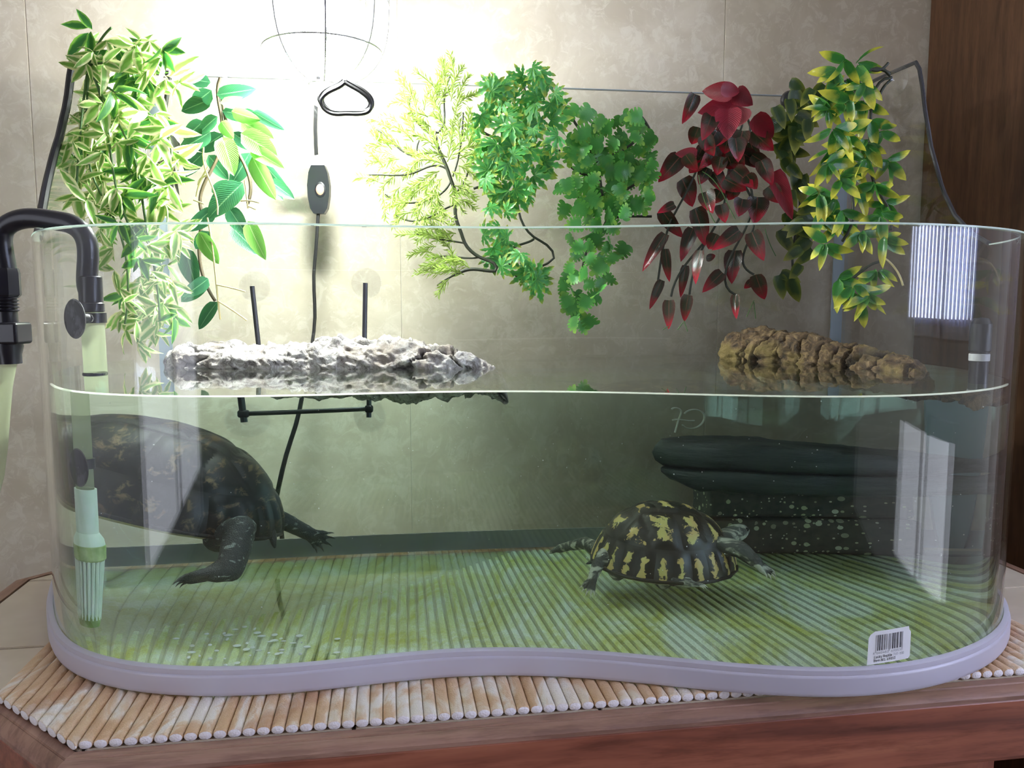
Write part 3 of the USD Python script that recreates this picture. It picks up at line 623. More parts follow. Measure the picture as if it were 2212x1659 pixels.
for k, (z0, z1, pts) in enumerate(((.1000, .1285, [(-.012, .01), (.06, -.035), (.16, -.045), (.25, -.02), (.262, .03), (.23, .075), (.10, .068), (.02, .055)]),
                                   (.1275, .1600, [(-.02, .012), (.02, -.02), (.08, -.040), (.17, -.042), (.24, -.012), (.258, .035), (.21, .07), (.09, .066), (0, .05)]))):
    pg = Polygon(spline(pts + [pts[0]], 60)).buffer(0)
    A = np.array(pg.exterior.coords)[:-1]; ce = A.mean(0); nA = len(A); rings = []
    H_ = z1 - z0
    for s_, zz in ((.55, 0), (.90, .0), (.975, .15), (1.0, .45), (.985, .75), (.93, .95), (.80, 1.0), (.4, 1.0)):
        rings.append(np.c_[ce + (A - ce) * s_, z0 + H_ * (zz + (0 if k == 0 else 0) * 0) * np.ones(nA)])
    v = np.vstack(rings); tl = (v[:, 0] - .10) / .16
    v[:, 2] -= np.clip(tl, 0, 1) * .016 * (v[:, 2] - .10) / .06
    if k == 0: v[:, 2] += np.clip((.045 - v[:, 0]) / .06, 0, 1) ** 2 * .02 * (1 - (v[:, 2] - z0) / H_)
    v = v + ((meshkit.fbm(v * np.array([35, 35, 160]), 4, 5 + k) - .5) * .008)[:, None] * np.c_[(v[:, :2] - ce) / .1, np.zeros(len(v))] + np.c_[np.zeros((len(v), 2)), (meshkit.fbm(v * 60, 4, 9) - .5) * .0085]
    v[:, :2] += np.array([.222, 1.095])
    f = []
    for r in range(len(rings) - 1):
        for i in range(nA):
            j = (i + 1) % nA; f += [(r * nA + i, r * nA + j, (r + 1) * nA + j), (r * nA + i, (r + 1) * nA + j, (r + 1) * nA + i)]
    c0, c1 = len(v), len(v) + 1; v = np.vstack([v, v[:nA].mean(0), v[-nA:].mean(0)])
    f += [(c0, (i + 1) % nA, i) for i in range(nA)] + [(c1, (len(rings) - 1) * nA + i, (len(rings) - 1) * nA + (i + 1) % nA) for i in range(nA)]
    mm = trimesh.Trimesh(v, np.array(f), process=False); mm.fix_normals()
    put(sl, 'slab_layer', V(mm), 'slate', smooth=40)

# ---------------------------------------------------------------- chalk mark on the outside of the back glass
mk = thing('chalk_mark', (.272, 1.234, .17), 'white hand-drawn letter mark on the back glass above the stone slab', 'mark')
def onback(px, py):
    a = np.array([.250, 1.2192, .1863]); ex = np.array([.046, .0059, 0]) / 70; ez = np.array([.003 / 45 * 0, 0, -.029]) / 45
    return a + ex * (px - 1450) + ez * (py - 885)
mkz = lambda x, y: onback(1380 + x / 3.814, 860 + y / 3.814)
for pts in ([(268, 92), (310, 82), (345, 105), (335, 160), (315, 230), (300, 285)], [(278, 182), (340, 178), (400, 186), (455, 186)], [(372, 130), (420, 100), (480, 100), (530, 135), (528, 190), (480, 240), (430, 252), (390, 245), (360, 222)]):
    q = np.array([mkz(*p) for p in pts]) + np.array([*bn, 0]) * .0012
    put(mk, 'stroke', tube(spline(q, 20), .0024, 6, flat=.4), 'chalk')

# ---------------------------------------------------------------- barcode sticker on the front glass, lower right
def stick_xy(x, y):
    """Sticker plane: x along the glass in metres from its left edge, y up."""
    return x, y
sx0 = np.array([.3010, .6540]); 
i0 = np.argmin(((O - sx0) ** 2).sum(1))
def on_glass(x, y, h):
    s = SS[i0] + x; p = np.array([np.interp(s, SS, O[:, 0]), np.interp(s, SS, O[:, 1])]); nn = np.array([np.interp(s, SS, N[:, 0]), np.interp(s, SS, N[:, 1])])
    return np.array([*(p + nn * h), .0252 + y + x * .055])
def wrap(mesh, h):
    v, f = V(mesh); return np.array([on_glass(a, b, h + c) for a, b, c in v]), f
stk = thing('barcode_sticker', on_glass(.02, .013, 0), 'small white barcode sticker low on the right of the front glass', 'sticker')
SWD, SH = .0415, .0290
outl_ = [(0, 0), (SWD * .96, 0), (SWD, .002), (SWD, .0235), (SWD * .955, .0262), (SWD * .94, .0290), (SWD * .15, .0290), (SWD * .05, .0265), (.0005, .0235)]
pp = trimesh.creation.extrude_polygon(Polygon(outl_), .00015, engine='earcut')
cut = [Polygon(outl_).intersection(Polygon([(a, -1), (a + .003, -1), (a + .003, 1), (a, 1)])) for a in np.arange(0, SWD, .003)]
put(stk, 'paper', wrap(join(*[trimesh.creation.extrude_polygon(c_, .00015, engine='earcut') for c_ in cut if c_.area > 1e-9]), .0003), 'label_paper', smooth=False)
Lc = {'0': '0001101', '1': '0011001', '2': '0010011', '3': '0111101', '4': '0100011', '5': '0110001', '6': '0101111', '7': '0111011', '8': '0110111', '9': '0001011'}
par = 'LGLLGG'
enc = lambda d, t: Lc[d] if t == 'L' else (''.join('10'[int(b)] for b in Lc[d]) if t == 'R' else ''.join('10'[int(b)] for b in Lc[d])[::-1])
code = '101' + ''.join(enc(d, t) for d, t in zip('040483', par)) + '01010' + ''.join(enc(d, 'R') for d in '690530') + '101'
bw = .0262 / 95; runs = []; i = 0
while i < 95:
    if code[i] == '1':
        j = i
        while j < 95 and code[j] == '1': j += 1
        runs.append((i, j, i < 3 or 45 <= i < 50 or i >= 92)); i = j
    else: i += 1
for a, b, long in runs:
    y0 = .0100 if long else .0116
    put(stk, 'bar', wrap(box(.0072 + (a + b) / 2 * bw, (y0 + .0255) / 2, .0001, (b - a) * bw * .95, .0255 - y0, .0001), .0005), 'label_ink' if b - a > 1 else 'label_grey_ink', smooth=False)
for txt, x, y, h, inkm in (('4', .0048, .0086, .0021, 'label_grey_ink'), ('040483', .0082, .0086, .0021, 'label_grey_ink'), ('690530', .0220, .0086, .0021, 'label_grey_ink'), ('Lucky Reptile', .0062, .0050, .0023, 'label_ink'), ('TUT-100', .0245, .0050, .0023, 'label_grey_ink'), ('Item NO. 69053', .0060, .0018, .0023, 'label_ink')):
    m = meshkit.text_mesh(txt, h, .0001)
    want = {'040483': .0115, '690530': .0115, 'Lucky Reptile': .0172, 'TUT-100': .0105, 'Item NO. 69053': .0208}.get(txt)
    v = m.vertices.copy()
    if want: v[:, 0] *= want / v[:, 0].max()
    put(stk, 'lettering', wrap((v + [x, y, 0], m.faces), .0005), inkm, smooth=False)

# ---------------------------------------------------------------- heater in the right end
he = thing('heater', (.506, .86, .16), 'black tube heater standing upright inside the right end of the tank', 'aquarium heater')
put(he, 'heater_tube', lathe([(.001, 0), (.0085, .001), (.0095, .004), (.0095, .115), (.001, .116)], (.505, .862, .165), (.505, .862, 1)), 'black_plastic')
put(he, 'heater_cap', lathe([(.0098, 0), (.0108, .001), (.0108, .030), (.0070, .036), (.001, .037)], (.505, .862, .280), (.505, .862, 1)), 'black_rubber')
put(he, 'scale_band', lathe([(.0097, 0), (.0102, .0005), (.0102, .0075), (.0097, .008)], (.505, .862, .270), (.505, .862, 1)), 'label_grey_ink', label='pale grey band')

# ---------------------------------------------------------------- drifting specks and flakes
r3 = np.random.default_rng(21); sp = []
while len(sp) < 240:
    p = np.array([r3.uniform(-.5, .5), r3.uniform(.69, 1.15), r3.uniform(.02, .245)])
    if outl.buffer(-.012).contains(Point(p[:2])):
        k = trimesh.creation.icosphere(0, 1.0); sp.append((k.vertices * r3.uniform(.0003, .0008, 3) + p, k.faces))
put(None, 'drifting_specks', join(*sp), 'label_paper', smooth=False, label='tiny pale specks drifting in the tank water', cat='debris', kind='stuff')
sp = []
for k in range(46):
    c_ = np.array([-.255, .785]) + r3.normal(size=2) * [.045, .035]
    if not outl.buffer(-.01).contains(Point(c_)): continue
    b = trimesh.creation.icosphere(1, 1.0); sp.append((b.vertices * [r3.uniform(.001, .0042), r3.uniform(.001, .004), r3.uniform(.0006, .0014)] + [*c_, .0012], b.faces))
put(None, 'food_flakes', join(*sp), 'label_paper', label='small white flakes lying on the tank floor at the front left', cat='debris', kind='stuff')
# ---------------------------------------------------------------- turtles
def shell_mat(name, base, blot, blot2, k, streak=False):
    nodes = {'g': ('texture_coordinate', {}), 'mp': ('mapping', dict(mapping_type='point', scale=(1, 1, 1) if not streak else (1.6, .5, 1.6))), 'at': ('attribute', dict(attribute='dome')), 'n': ('noise_texture', dict(scale=k, detail=4, roughness=.65, distortion=.5)), 'n2': ('noise_texture', dict(scale=k * .45, detail=2)),
             'm': ('math', dict(math_type='multiply_add', value2=.14 if streak else .42)), 'r': ('rgb_ramp', dict(ramp=[(.735, (0, 0, 0)), (.785, (1, 1, 1))] if not streak else [(.60, (0, 0, 0)), (.74, (.8, .8, .8))])),
             'br': ('rgb_ramp', dict(ramp=[(.4, blot), (.6, blot2)])), 'mx': ('mix', dict(mix_type='mix', color1=base)), 'b': ('bump', dict(strength=.3, distance=.001)), 'p': ('principled_bsdf', dict(roughness=.42))}
    mat(name, nodes, [('g.object', 'mp.vector'), ('mp.vector', 'n.vector'), ('g.object', 'n2.vector'), ('at.fac', 'm.value1'), ('n.fac', 'm.value3'), ('m.value', 'r.fac'), ('n2.fac', 'br.fac'), ('br.color', 'mx.color2'), ('r.color', 'mx.fac'), ('mx.color', 'p.base_color'), ('n.fac', 'b.height'), ('b.normal', 'p.normal')])
shell_mat('spotted_scute', (.030, .024, .016), (.60, .50, .16), (.62, .42, .14), 105)
shell_mat('dark_scute', (.022, .018, .017), (.16, .09, .045), (.30, .22, .11), 60, True)
mottled('plastron_pale', (.52, .44, .20), (.16, .12, .06), 28, rough=.5, lo=.45, hi=.62)
mottled('plastron_cream', (.66, .58, .36), (.40, .32, .18), 40, rough=.5)
def skin(name, c1, c2, k, lo=.5, hi=.6):
    mat(name, {'g': ('texture_coordinate', {}), 'mp': ('mapping', dict(mapping_type='point', scale=(.35, 1, 1))), 'n': ('noise_texture', dict(scale=k, detail=3, distortion=.4)), 'r': ('rgb_ramp', dict(ramp=[(lo, c1), (hi, c2)])),
               'v': ('voronoi_texture', dict(scale=k * 4)), 'b': ('bump', dict(strength=.6, distance=.001)), 'p': ('principled_bsdf', dict(roughness=.5))},
        [('g.object', 'mp.vector'), ('mp.vector', 'n.vector'), ('n.fac', 'r.fac'), ('r.color', 'p.base_color'), ('g.object', 'v.vector'), ('v.distance', 'b.height'), ('b.normal', 'p.normal')])
skin('dark_skin', (.045, .050, .050), (.30, .34, .32), 230, .60, .70)
skin('spotted_skin', (.06, .060, .050), (.50, .48, .38), 110, .50, .62)
plain('claw_horn', (.62, .58, .48), .35)
plain('dark_claw', (.06, .055, .05), .35)
plain('eye_black', (.01, .01, .01), .1)

def frame_of(fwd, up):
    x = np.asarray(fwd, float); x /= np.linalg.norm(x); z = np.asarray(up, float); z = z - x * (z @ x); z /= np.linalg.norm(z)
    return np.stack([x, np.cross(z, x), z], 1)

def carapace(Lh, Wh, H, M, c, nr=46, na=120, groove=.0016):
    """Dome split into scutes: 5 vertebral, 8 costal and 24 marginal plates; returns a list of (mesh, distance from the seam)."""
    r = np.linspace(0, 1, nr) ** .85; a = np.linspace(0, 2 * np.pi, na, endpoint=False)
    R, A = np.meshgrid(r, a, indexing='ij')
    egg = 1 + .06 * np.cos(A)
    x, y = Lh * R * np.cos(A) * 1.0, Wh * R * np.sin(A) * egg
    z = H * (1 - R ** 2.3) ** .72 - .10 * H * R ** 6
    # plate id and distance to the nearest seam in the dome's own coordinates
    def label(R, A):
        px, py = R * np.cos(A), R * np.sin(A)
        mrg = R > .83
        mi = np.floor(((A + 2 * np.pi / 48) % (2 * np.pi)) / (2 * np.pi / 24)).astype(int)
        vw = .25 + .05 * np.cos(px * 9)
        ver = np.abs(py) < vw
        vi = np.clip(np.floor((px + .83) / (1.66 / 5)), 0, 4).astype(int)
        ci = np.clip(np.floor((px + .78) / (1.56 / 4)), 0, 3).astype(int)
        return np.where(mrg, 100 + mi, np.where(ver, vi, np.where(py > 0, 10 + ci, 20 + ci)))
    ids = label(R, A)
    X = np.stack([x, y, z], -1)
    flat = X.reshape(-1, 3); fid = ids.ravel()
    edge = np.zeros(ids.shape, bool)
    for ax in (0, 1):
        for s in (1, -1):
            o = np.roll(ids, s, ax); df = o != ids
            if ax == 0: df[0 if s == 1 else -1] = False
            edge |= df
    edge[0] = False
    d = cKDTree(flat[edge.ravel()]).query(flat)[0].reshape(ids.shape)
    d[0] = d[0].mean()
    nrm_ = np.stack([x / Lh ** 2, y / Wh ** 2, (z + .3 * H) / H ** 2], -1); nrm_ /= np.linalg.norm(nrm_, axis=-1, keepdims=True)
    X = X + nrm_ * (np.minimum(d / .006, 1) * groove + np.minimum(d / .02, 1) * groove * .8)[..., None]
    W = X.reshape(-1, 3) @ M.T + c
    i, j = np.meshgrid(np.arange(nr - 1), np.arange(na), indexing='ij')
    q = np.stack([i * na + j, i * na + (j + 1) % na, (i + 1) * na + (j + 1) % na, (i + 1) * na + j], -1).reshape(-1, 4)
    cen = (i + .5).ravel() / (nr - 1)
    qid = ids[i + 1, j].ravel()
    out = []
    for k in np.unique(qid):
        qq = q[qid == k]; f = np.vstack([qq[:, [0, 2, 1]], qq[:, [0, 3, 2]]])
        f = f[np.abs(np.cross(W[f[:, 1]] - W[f[:, 0]], W[f[:, 2]] - W[f[:, 0]])).sum(1) > 1e-14]
        u, inv = np.unique(f, return_inverse=True); inv = inv.reshape(f.shape)
        dd = d.ravel()[u]
        out.append((W[u], inv, dd / max(dd.max(), 1e-6)))
    rim = X[-1] @ M.T + c
    return out, rim, X

def turtle(name, label, c, fwd, up, Lh, Wh, H, scute, pl, skn, clawm, limbs, head, tail, group=None, plz=.20):
    c = np.asarray(c, float); M = frame_of(fwd, up)
    t = thing(name, c, label, 'turtle', 'turtles in the tank')
    W = lambda p: np.asarray(p, float) @ M.T + c
    parts, rim, X = carapace(Lh, Wh, H, M, c)
    # plastron: a dish closing the shell from below
    na = len(rim); rl = X[-1]; rings = [rim]
    for s, dz in ((.97, -.03), (.88, -.13), (.72, -plz), (.40, -plz * 1.12), (.1, -plz * 1.15)):
        q = rl.copy(); q[:, 0] *= s; q[:, 1] *= s * (1 if s > .9 else .96); q[:, 2] = q[:, 2] * s + dz * H * 1.0
        rings.append(q @ M.T + c)
    v = np.vstack(rings + [np.mean(rings[-1], 0)[None]]); f = []
    for r in range(len(rings) - 1):
        for i in range(na):
            j = (i + 1) % na; f += [(r * na + i, r * na + j, (r + 1) * na + j), (r * na + i, (r + 1) * na + j, (r + 1) * na + i)]
    f += [((len(rings) - 1) * na + i, (len(rings) - 1) * na + (i + 1) % na, len(v) - 1) for i in range(na)]
    mm = trimesh.Trimesh(v, np.array(f), process=False)
    put(t, 'plastron', V(mm), pl, smooth=50)
    cp = put(t, 'carapace_rim', tube(np.vstack([rim, rim[:1]])[::3], .0022, 6, caps=False), scute, smooth=True, attrs=dict(dome=np.full(len(np.vstack([rim, rim[:1]])[::3]) * 6, .15)))
    for sv, sf, dd in parts:
        put(t, 'scute', (sv, sf), scute, smooth=True, attrs=dict(dome=dd))
    # one continuous body: neck and head, four legs, tail
    S = lambda p, r: manifold3d.Manifold.sphere(r, 14).translate(tuple(np.asarray(p, float)))
    bones, claws = [], []
    core = [W((x, 0, -.02 * H)) for x in (-.5 * Lh, 0, .5 * Lh)]
    for a, b in zip(core[:-1], core[1:]): bones.append(manifold3d.Manifold.batch_hull([S(a, H * .2), S(b, H * .2)]))
    def chain(pts, rad):
        for i in range(len(pts) - 1): bones.append(manifold3d.Manifold.batch_hull([S(pts[i], rad[i]), S(pts[i + 1], rad[i + 1])]))
    for root, pts, rad, spread, side, nt in limbs:
        p = [W(root)] + [np.asarray(q, float) for q in pts]
        chain(p, rad)
        foot, prev = p[-1], p[-2]
        d = foot - prev; d /= np.linalg.norm(d); sd = np.asarray(side, float); sd = sd - d * (sd @ d); sd /= np.linalg.norm(sd)
        tips = []
        r0 = rad[-1]
        for k in range(nt):
            w_ = (k - (nt - 1) / 2) / ((nt - 1) / 2)
            dirn = d + sd * w_ * spread; dirn /= np.linalg.norm(dirn)
            kn = foot + dirn * r0 * 1.5 + sd * w_ * r0 * .25; tip = foot + dirn * r0 * (2.6 - .35 * abs(w_))
            bones.append(manifold3d.Manifold.batch_hull([S(foot + sd * w_ * r0 * .5, r0 * .5), S(kn, r0 * .36)])); bones.append(manifold3d.Manifold.batch_hull([S(kn, r0 * .36), S(tip, r0 * .25)]))
            tips.append((tip, dirn, kn))
        for (a, _, ka), (b_, _, kb) in zip(tips[:-1], tips[1:]):
            bones.append(manifold3d.Manifold.batch_hull([S(foot, r0 * .4), S((a + ka) / 2, r0 * .14), S((b_ + kb) / 2, r0 * .14)]))     # webbing
        dn = np.cross(d, sd); dn = dn if dn[2] < 0 else -dn
        for tip, dirn, _ in tips:
            cl = spline([tip - dirn * r0 * .1, tip + dirn * r0 * .55, tip + dirn * r0 * 1.0 + dn * r0 * .3], 5)
            claws.append(tube(cl, np.array([.20, .17, .13, .08, .02]) * r0, 6))
    chain([W(tail[0])] + [np.asarray(q, float) for q in tail[1]], tail[2])
    hp = [W(head[0])] + [np.asarray(q, float) for q in head[1]]
    chain(hp, head[2])
    hd = hp[-1] - hp[-2]; hd /= np.linalg.norm(hd); hr = head[2][-1]; hu = M[:, 2] - hd * (M[:, 2] @ hd); hu /= np.linalg.norm(hu); hs = np.cross(hd, hu)
    snout = hp[-1] + hd * hr * 1.3 - hu * hr * .1
    bones.append(manifold3d.Manifold.batch_hull([S(hp[-1], hr), S(snout, hr * .5), S(hp[-1] + hd * hr * .7 + hu * hr * .25, hr * .62)]))
    bones.append(manifold3d.Manifold.batch_hull([S(hp[-1] - hu * hr * .45, hr * .6), S(snout - hu * hr * .28, hr * .34)]))
    body = manifold3d.Manifold.batch_boolean(bones, manifold3d.OpType.Add)
    bm_ = body.refine_to_length(H * .075)
    bv, bf = V(bm_); tm = trimesh.Trimesh(bv, bf, process=True)
    trimesh.smoothing.filter_taubin(tm, lamb=.5, nu=.52, iterations=12)
    bv = np.array(tm.vertices); bv = bv + np.array(tm.vertex_normals) * ((meshkit.fbm(bv * 260, 3, 6) - .5) * .0022)[:, None]
    put(t, 'body', (bv, tm.faces), skn, smooth=True)
    for cl in claws: put(t, 'claw', cl, clawm, smooth=True)
    for s in (-1, 1):
        b = trimesh.creation.icosphere(2, hr * .22); put(t, 'eye', (b.vertices + hp[-1] + hd * hr * .75 + hu * hr * .42 + hs * s * hr * .62, b.faces), 'eye_black', smooth=True)
    return t

turtle('dark_turtle', 'big dark-shelled turtle swimming nose-up under water on the left', (-.374, .912, .133), (-.925, .06, .335), (.33, -.05, .94), .122, .092, .074, 'dark_scute', 'plastron_pale', 'dark_skin', 'dark_claw',
       [((-.085, .050, -.012), [(-.279, .842, .104), (-.281, .828, .083), (-.283, .818, .068), (-.296, .812, .066)], [.0145, .0140, .0135, .0120, .0095], .45, (.25, 1, -.5), 5),
        ((-.09, -.04, -.01), [(-.268, .932, .096), (-.254, .940, .084), (-.240, .947, .073)], [.012, .0095, .0085, .0070], .9, (.3, -.2, .9), 5),
        ((.085, .055, -.012), [(-.455, .87, .150), (-.462, .862, .140)], [.013, .011, .008], .6, (0, 1, .3), 5),
        ((.085, -.055, -.012), [(-.465, .965, .155), (-.470, .985, .145)], [.013, .011, .008], .6, (0, 1, .3), 5)],
       ((.100, 0, .0), [(-.478, .925, .168), (-.484, .93, .170)], [.016, .013, .012]),
       ((-.105, .0, -.006), [(-.268, .898, .090), (-.263, .890, .083), (-.261, .885, .075)], [.008, .0055, .0035, .0015]))
turtle('spotted_turtle', 'smaller turtle with yellow blotches on its dark shell near the tank floor', (.185, .958, .047), (.985, .17, -.02), (.02, -.14, .98), .083, .066, .060, 'spotted_scute', 'plastron_cream', 'spotted_skin', 'claw_horn',
       [((.050, -.030, -.008), [(.244, .930, .066), (.262, .920, .064), (.277, .911, .051)], [.011, .0105, .0095, .0065], .6, (.3, .9, .3), 5),
        ((-.012, -.045, -.012), [(.178, .908, .044), (.188, .900, .034), (.203, .896, .032)], [.010, .0085, .0075, .0060], .5, (.1, 1, 0), 5),
        ((-.060, -.025, -.010), [(.113, .929, .052), (.104, .921, .040), (.097, .912, .028)], [.010, .0085, .0070, .0055], .7, (.9, .2, .1), 5),
        ((-.062, .025, -.008), [(.100, 1.010, .048), (.083, 1.030, .040), (.066, 1.046, .032)], [.009, .0075, .0060, .0050], .7, (.6, .4, .3), 5)],
       ((.068, 0, .0), [(.262, .985, .062), (.279, .999, .065)], [.011, .0105, .0105]),
       ((-.07, .0, -.008), [(.108, .972, .036), (.098, .974, .032)], [.005, .0035, .0012]))
# ---------------------------------------------------------------- hanging plastic plants
rng = np.random.default_rng(7)
def leafmat(name, mid, edge, e0, e1, tip=None, t0=.6, t1=.9, rough=.42, trans=.35, vein=None, noise=6.0, rnd=.35):
    nodes = {'a': ('attribute', dict(attribute='st')), 's': ('separate_xyz', {}), 'x': ('math', dict(math_type='multiply_add', value2=2.0, value3=-1.0)), 'ab': ('math', dict(math_type='absolute')),
             'g': ('geometry', {}), 'n': ('noise_texture', dict(scale=60, detail=3)), 'nm': ('math', dict(math_type='multiply_add', value2=.5, value3=-.25)), 'ad': ('math', dict(math_type='add')),
             're': ('rgb_ramp', dict(ramp=[(e0, (0, 0, 0)), (e1, (1, 1, 1))])), 'm1': ('mix', dict(mix_type='mix', color1=mid, color2=edge)),
             'ad2': ('math', dict(math_type='add')), 'rt': ('rgb_ramp', dict(ramp=[(t0, (0, 0, 0)), (t1, (1, 1, 1))])), 'm2': ('mix', dict(mix_type='mix', color2=tip or edge)),
             'rv': ('rgb_ramp', dict(ramp=[(.035, (1, 1, 1)), (.075, (0, 0, 0))])), 'm3': ('mix', dict(mix_type='mix', color2=vein or mid)), 'wv': ('wave_texture', dict(wave_type='bands', bands_direction='y', scale=5.0, distortion=0)), 'cmb': ('combine_xyz', {}), 'yy': ('math', dict(math_type='subtract')), 'yz': ('math', dict(math_type='multiply', value2=.35)),
             'oi': ('object_info', {}), 'v': ('math', dict(math_type='multiply_add', value2=rnd, value3=1 - rnd / 2)), 'h': ('hsv', dict(hue=.5, saturation=1.0, fac=1.0)), 'b': ('bump', dict(strength=.25, distance=.001)),
             'p': ('principled_bsdf', dict(roughness=rough)), 'tl': ('translucent_bsdf', {}), 'mc': ('mix_closure', dict(fac=trans))}
    links = [('a.vector', 's.vector'), ('s.x', 'x.value1'), ('x.value', 'ab.value1'), ('g.position', 'n.vector'), ('n.fac', 'nm.value1'), ('nm.value', 'ad.value1'), ('ab.value', 'ad.value2'), ('ad.value', 're.fac'), ('re.color', 'm1.fac'),
             ('nm.value', 'ad2.value1'), ('s.y', 'ad2.value2'), ('ad2.value', 'rt.fac'), ('m1.color', 'm2.color1'), ('m2.color', 'm3.color1'), ('ab.value', 'rv.fac'), ('oi.random', 'v.value1'), ('v.value', 'h.value'), ('m3.color', 'h.color'),
             ('ab.value', 'yz.value1'), ('s.y', 'yy.value1'), ('yz.value', 'yy.value2'), ('yy.value', 'cmb.y'), ('cmb.vector', 'wv.vector'), ('wv.fac', 'b.height'), ('b.normal', 'p.normal'), ('h.color', 'p.base_color'), ('h.color', 'tl.color'), ('p.BSDF', 'mc.closure1'), ('tl.BSDF', 'mc.closure2')]
    if tip is not None: links.append(('rt.color', 'm2.fac'))
    else: nodes['m2'][1]['fac'] = 0.0
    if vein is not None: links.append(('rv.color', 'm3.fac'))
    else: nodes['m3'][1]['fac'] = 0.0
    mat(name, nodes, links, surface='mc.closure')
leafmat('leaf_variegated', (.22, .44, .08), (.86, .84, .48), .38, .70, rough=.35, trans=.4)
leafmat('leaf_variegated_green', (.035, .17, .03), (.20, .42, .06), .5, .8, rough=.35)
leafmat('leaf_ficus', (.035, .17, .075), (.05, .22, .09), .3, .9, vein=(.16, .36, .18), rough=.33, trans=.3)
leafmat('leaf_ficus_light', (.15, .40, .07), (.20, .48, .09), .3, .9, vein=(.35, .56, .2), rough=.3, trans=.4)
leafmat('leaf_grey', (.11, .12, .10), (.17, .19, .14), .3, .9, rough=.45)
leafmat('needle_green', (.30, .44, .08), (.42, .55, .12), .2, .9, rough=.4, trans=.4)
leafmat('leaf_maple', (.075, .33, .085), (.15, .44, .08), .4, .9, tip=(.46, .50, .07), t0=.66, t1=1.0, rough=.32, trans=.4)
leafmat('leaf_monstera', (.085, .32, .07), (.14, .42, .07), .4, .9, tip=(.32, .54, .08), t0=.62, t1=1.0, rough=.27, rnd=.6, trans=.4)
leafmat('leaf_red', (.032, .036, .018), (.075, .022, .016), .35, .95, tip=(.42, .010, .030), t0=.45, t1=.86, rough=.22, trans=.18, vein=(.16, .06, .04))
leafmat('leaf_red_full', (.17, .004, .014), (.24, .007, .020), .3, .9, rough=.42, trans=.12)
leafmat('leaf_pothos', (.035, .075, .018), (.14, .18, .025), .45, .9, tip=(.36, .36, .06), t0=.55, t1=1.0, rough=.3)
leafmat('leaf_laurel', (.035, .18, .032), (.08, .27, .035), .5, .95, tip=(.74, .70, .08), t0=.46, t1=.78, rough=.22, trans=.25)
plain('stem_dark', (.030, .035, .020), .5)
plain('stem_green', (.06, .14, .03), .5)
plain('stem_brown', (.10, .075, .04), .6)
plain('root_pale', (.62, .52, .26), .6)

prof_ = dict(lance=lambda t: np.sin(np.pi * np.clip(t, 0, 1) ** .8) ** .85, ovate=lambda t: np.clip((t ** .48) * (1 - t) ** .75 * 1.72, 0, 1), heart=lambda t: np.clip(((t + .04) ** .30) * (1 - t) ** .80 * 1.55, 0, 1))
def blade(base, d, nrm, Lf, Wf, kind='lance', n=6, fold=.25, curl=.15, wav=0.0):
    """A leaf as a creased, bent sheet of 4n triangles; uv: x across (0.5 at the midrib), y from base to tip."""
    d = d / np.linalg.norm(d); nrm = nrm - d * (nrm @ d); nrm /= np.linalg.norm(nrm) + 1e-9; s = np.cross(d, nrm)
    t = np.linspace(0, 1, n + 1); w = prof_[kind](t) * Wf / 2
    ctr = base + d * (Lf * t)[:, None] - nrm * (curl * Lf * t ** 2)[:, None]
    wv_ = wav * Wf * np.sin(t * 9)[:, None] * nrm
    l = ctr - s * w[:, None] + nrm * (fold * w)[:, None] + wv_; r = ctr + s * w[:, None] + nrm * (fold * w)[:, None] - wv_
    v = np.vstack([l, ctr, r]); m = n + 1
    f = []
    for i in range(n):
        f += [(i, m + i, m + i + 1), (i, m + i + 1, i + 1), (m + i, 2 * m + i, 2 * m + i + 1), (m + i, 2 * m + i + 1, m + i + 1)]
    uv = np.vstack([np.c_[np.zeros(m), t], np.c_[np.full(m, .5), t], np.c_[np.ones(m), t]])
    return v, np.array(f), uv
def lobed(base, d, nrm, R, k=7, teeth=True):
    """A palmate leaf of k toothed lobes."""
    d = d / np.linalg.norm(d); nrm = nrm - d * (nrm @ d); nrm /= np.linalg.norm(nrm); s = np.cross(d, nrm)
    vs, fs, us, nn = [], [], [], 0
    for i in range(k):
        a = (i - (k - 1) / 2) * (math.radians(230) / (k - 1)); ln = R * (1 - .38 * abs(i - (k - 1) / 2) / ((k - 1) / 2)); w = ln * .19
        dd = d * math.cos(a) + s * math.sin(a); ss = -d * math.sin(a) + s * math.cos(a)
        st = [(0, .35), (.30, .8), (.42, .55), (.58, 1.0), (.68, .55), (.80, .6), (1, .02)]
        L_, R_, Cc, U_ = [], [], [], []
        for t, ww in st:
            c_ = base + dd * ln * t - nrm * (.22 * ln * t * t)
            Cc.append(c_); L_.append(c_ - ss * w * ww + nrm * w * .3 * ww + dd * ln * .05); R_.append(c_ + ss * w * ww + nrm * w * .3 * ww + dd * ln * .05); U_.append(t)
        m = len(st); vs += [np.array(L_), np.array(Cc), np.array(R_)]
        for q in range(m - 1):
            fs += [(nn + q, nn + m + q, nn + m + q + 1), (nn + q, nn + m + q + 1, nn + q + 1), (nn + m + q, nn + 2 * m + q, nn + 2 * m + q + 1), (nn + m + q, nn + 2 * m + q + 1, nn + m + q + 1)]
        us += [np.c_[np.zeros(m), U_], np.c_[np.full(m, .5), U_], np.c_[np.ones(m), U_]]; nn += 3 * m
    return np.vstack(vs), np.array(fs), np.vstack(us)
_m = []
for sgn_ in (-1, 1):
    half_ = [(0, 0), (.10, -.06), (.30, -.05), (.44, .06), (.50, .20), (.30, .26), (.50, .32), (.49, .42), (.27, .44), (.46, .52), (.42, .62), (.22, .60), (.37, .72), (.28, .82), (.14, .76), (.14, .93), (0, 1.0)]
    _m.append([(sgn_ * x, y) for x, y in half_])
MON = Polygon(_m[1] + _m[0][::-1][1:-1]).buffer(0)
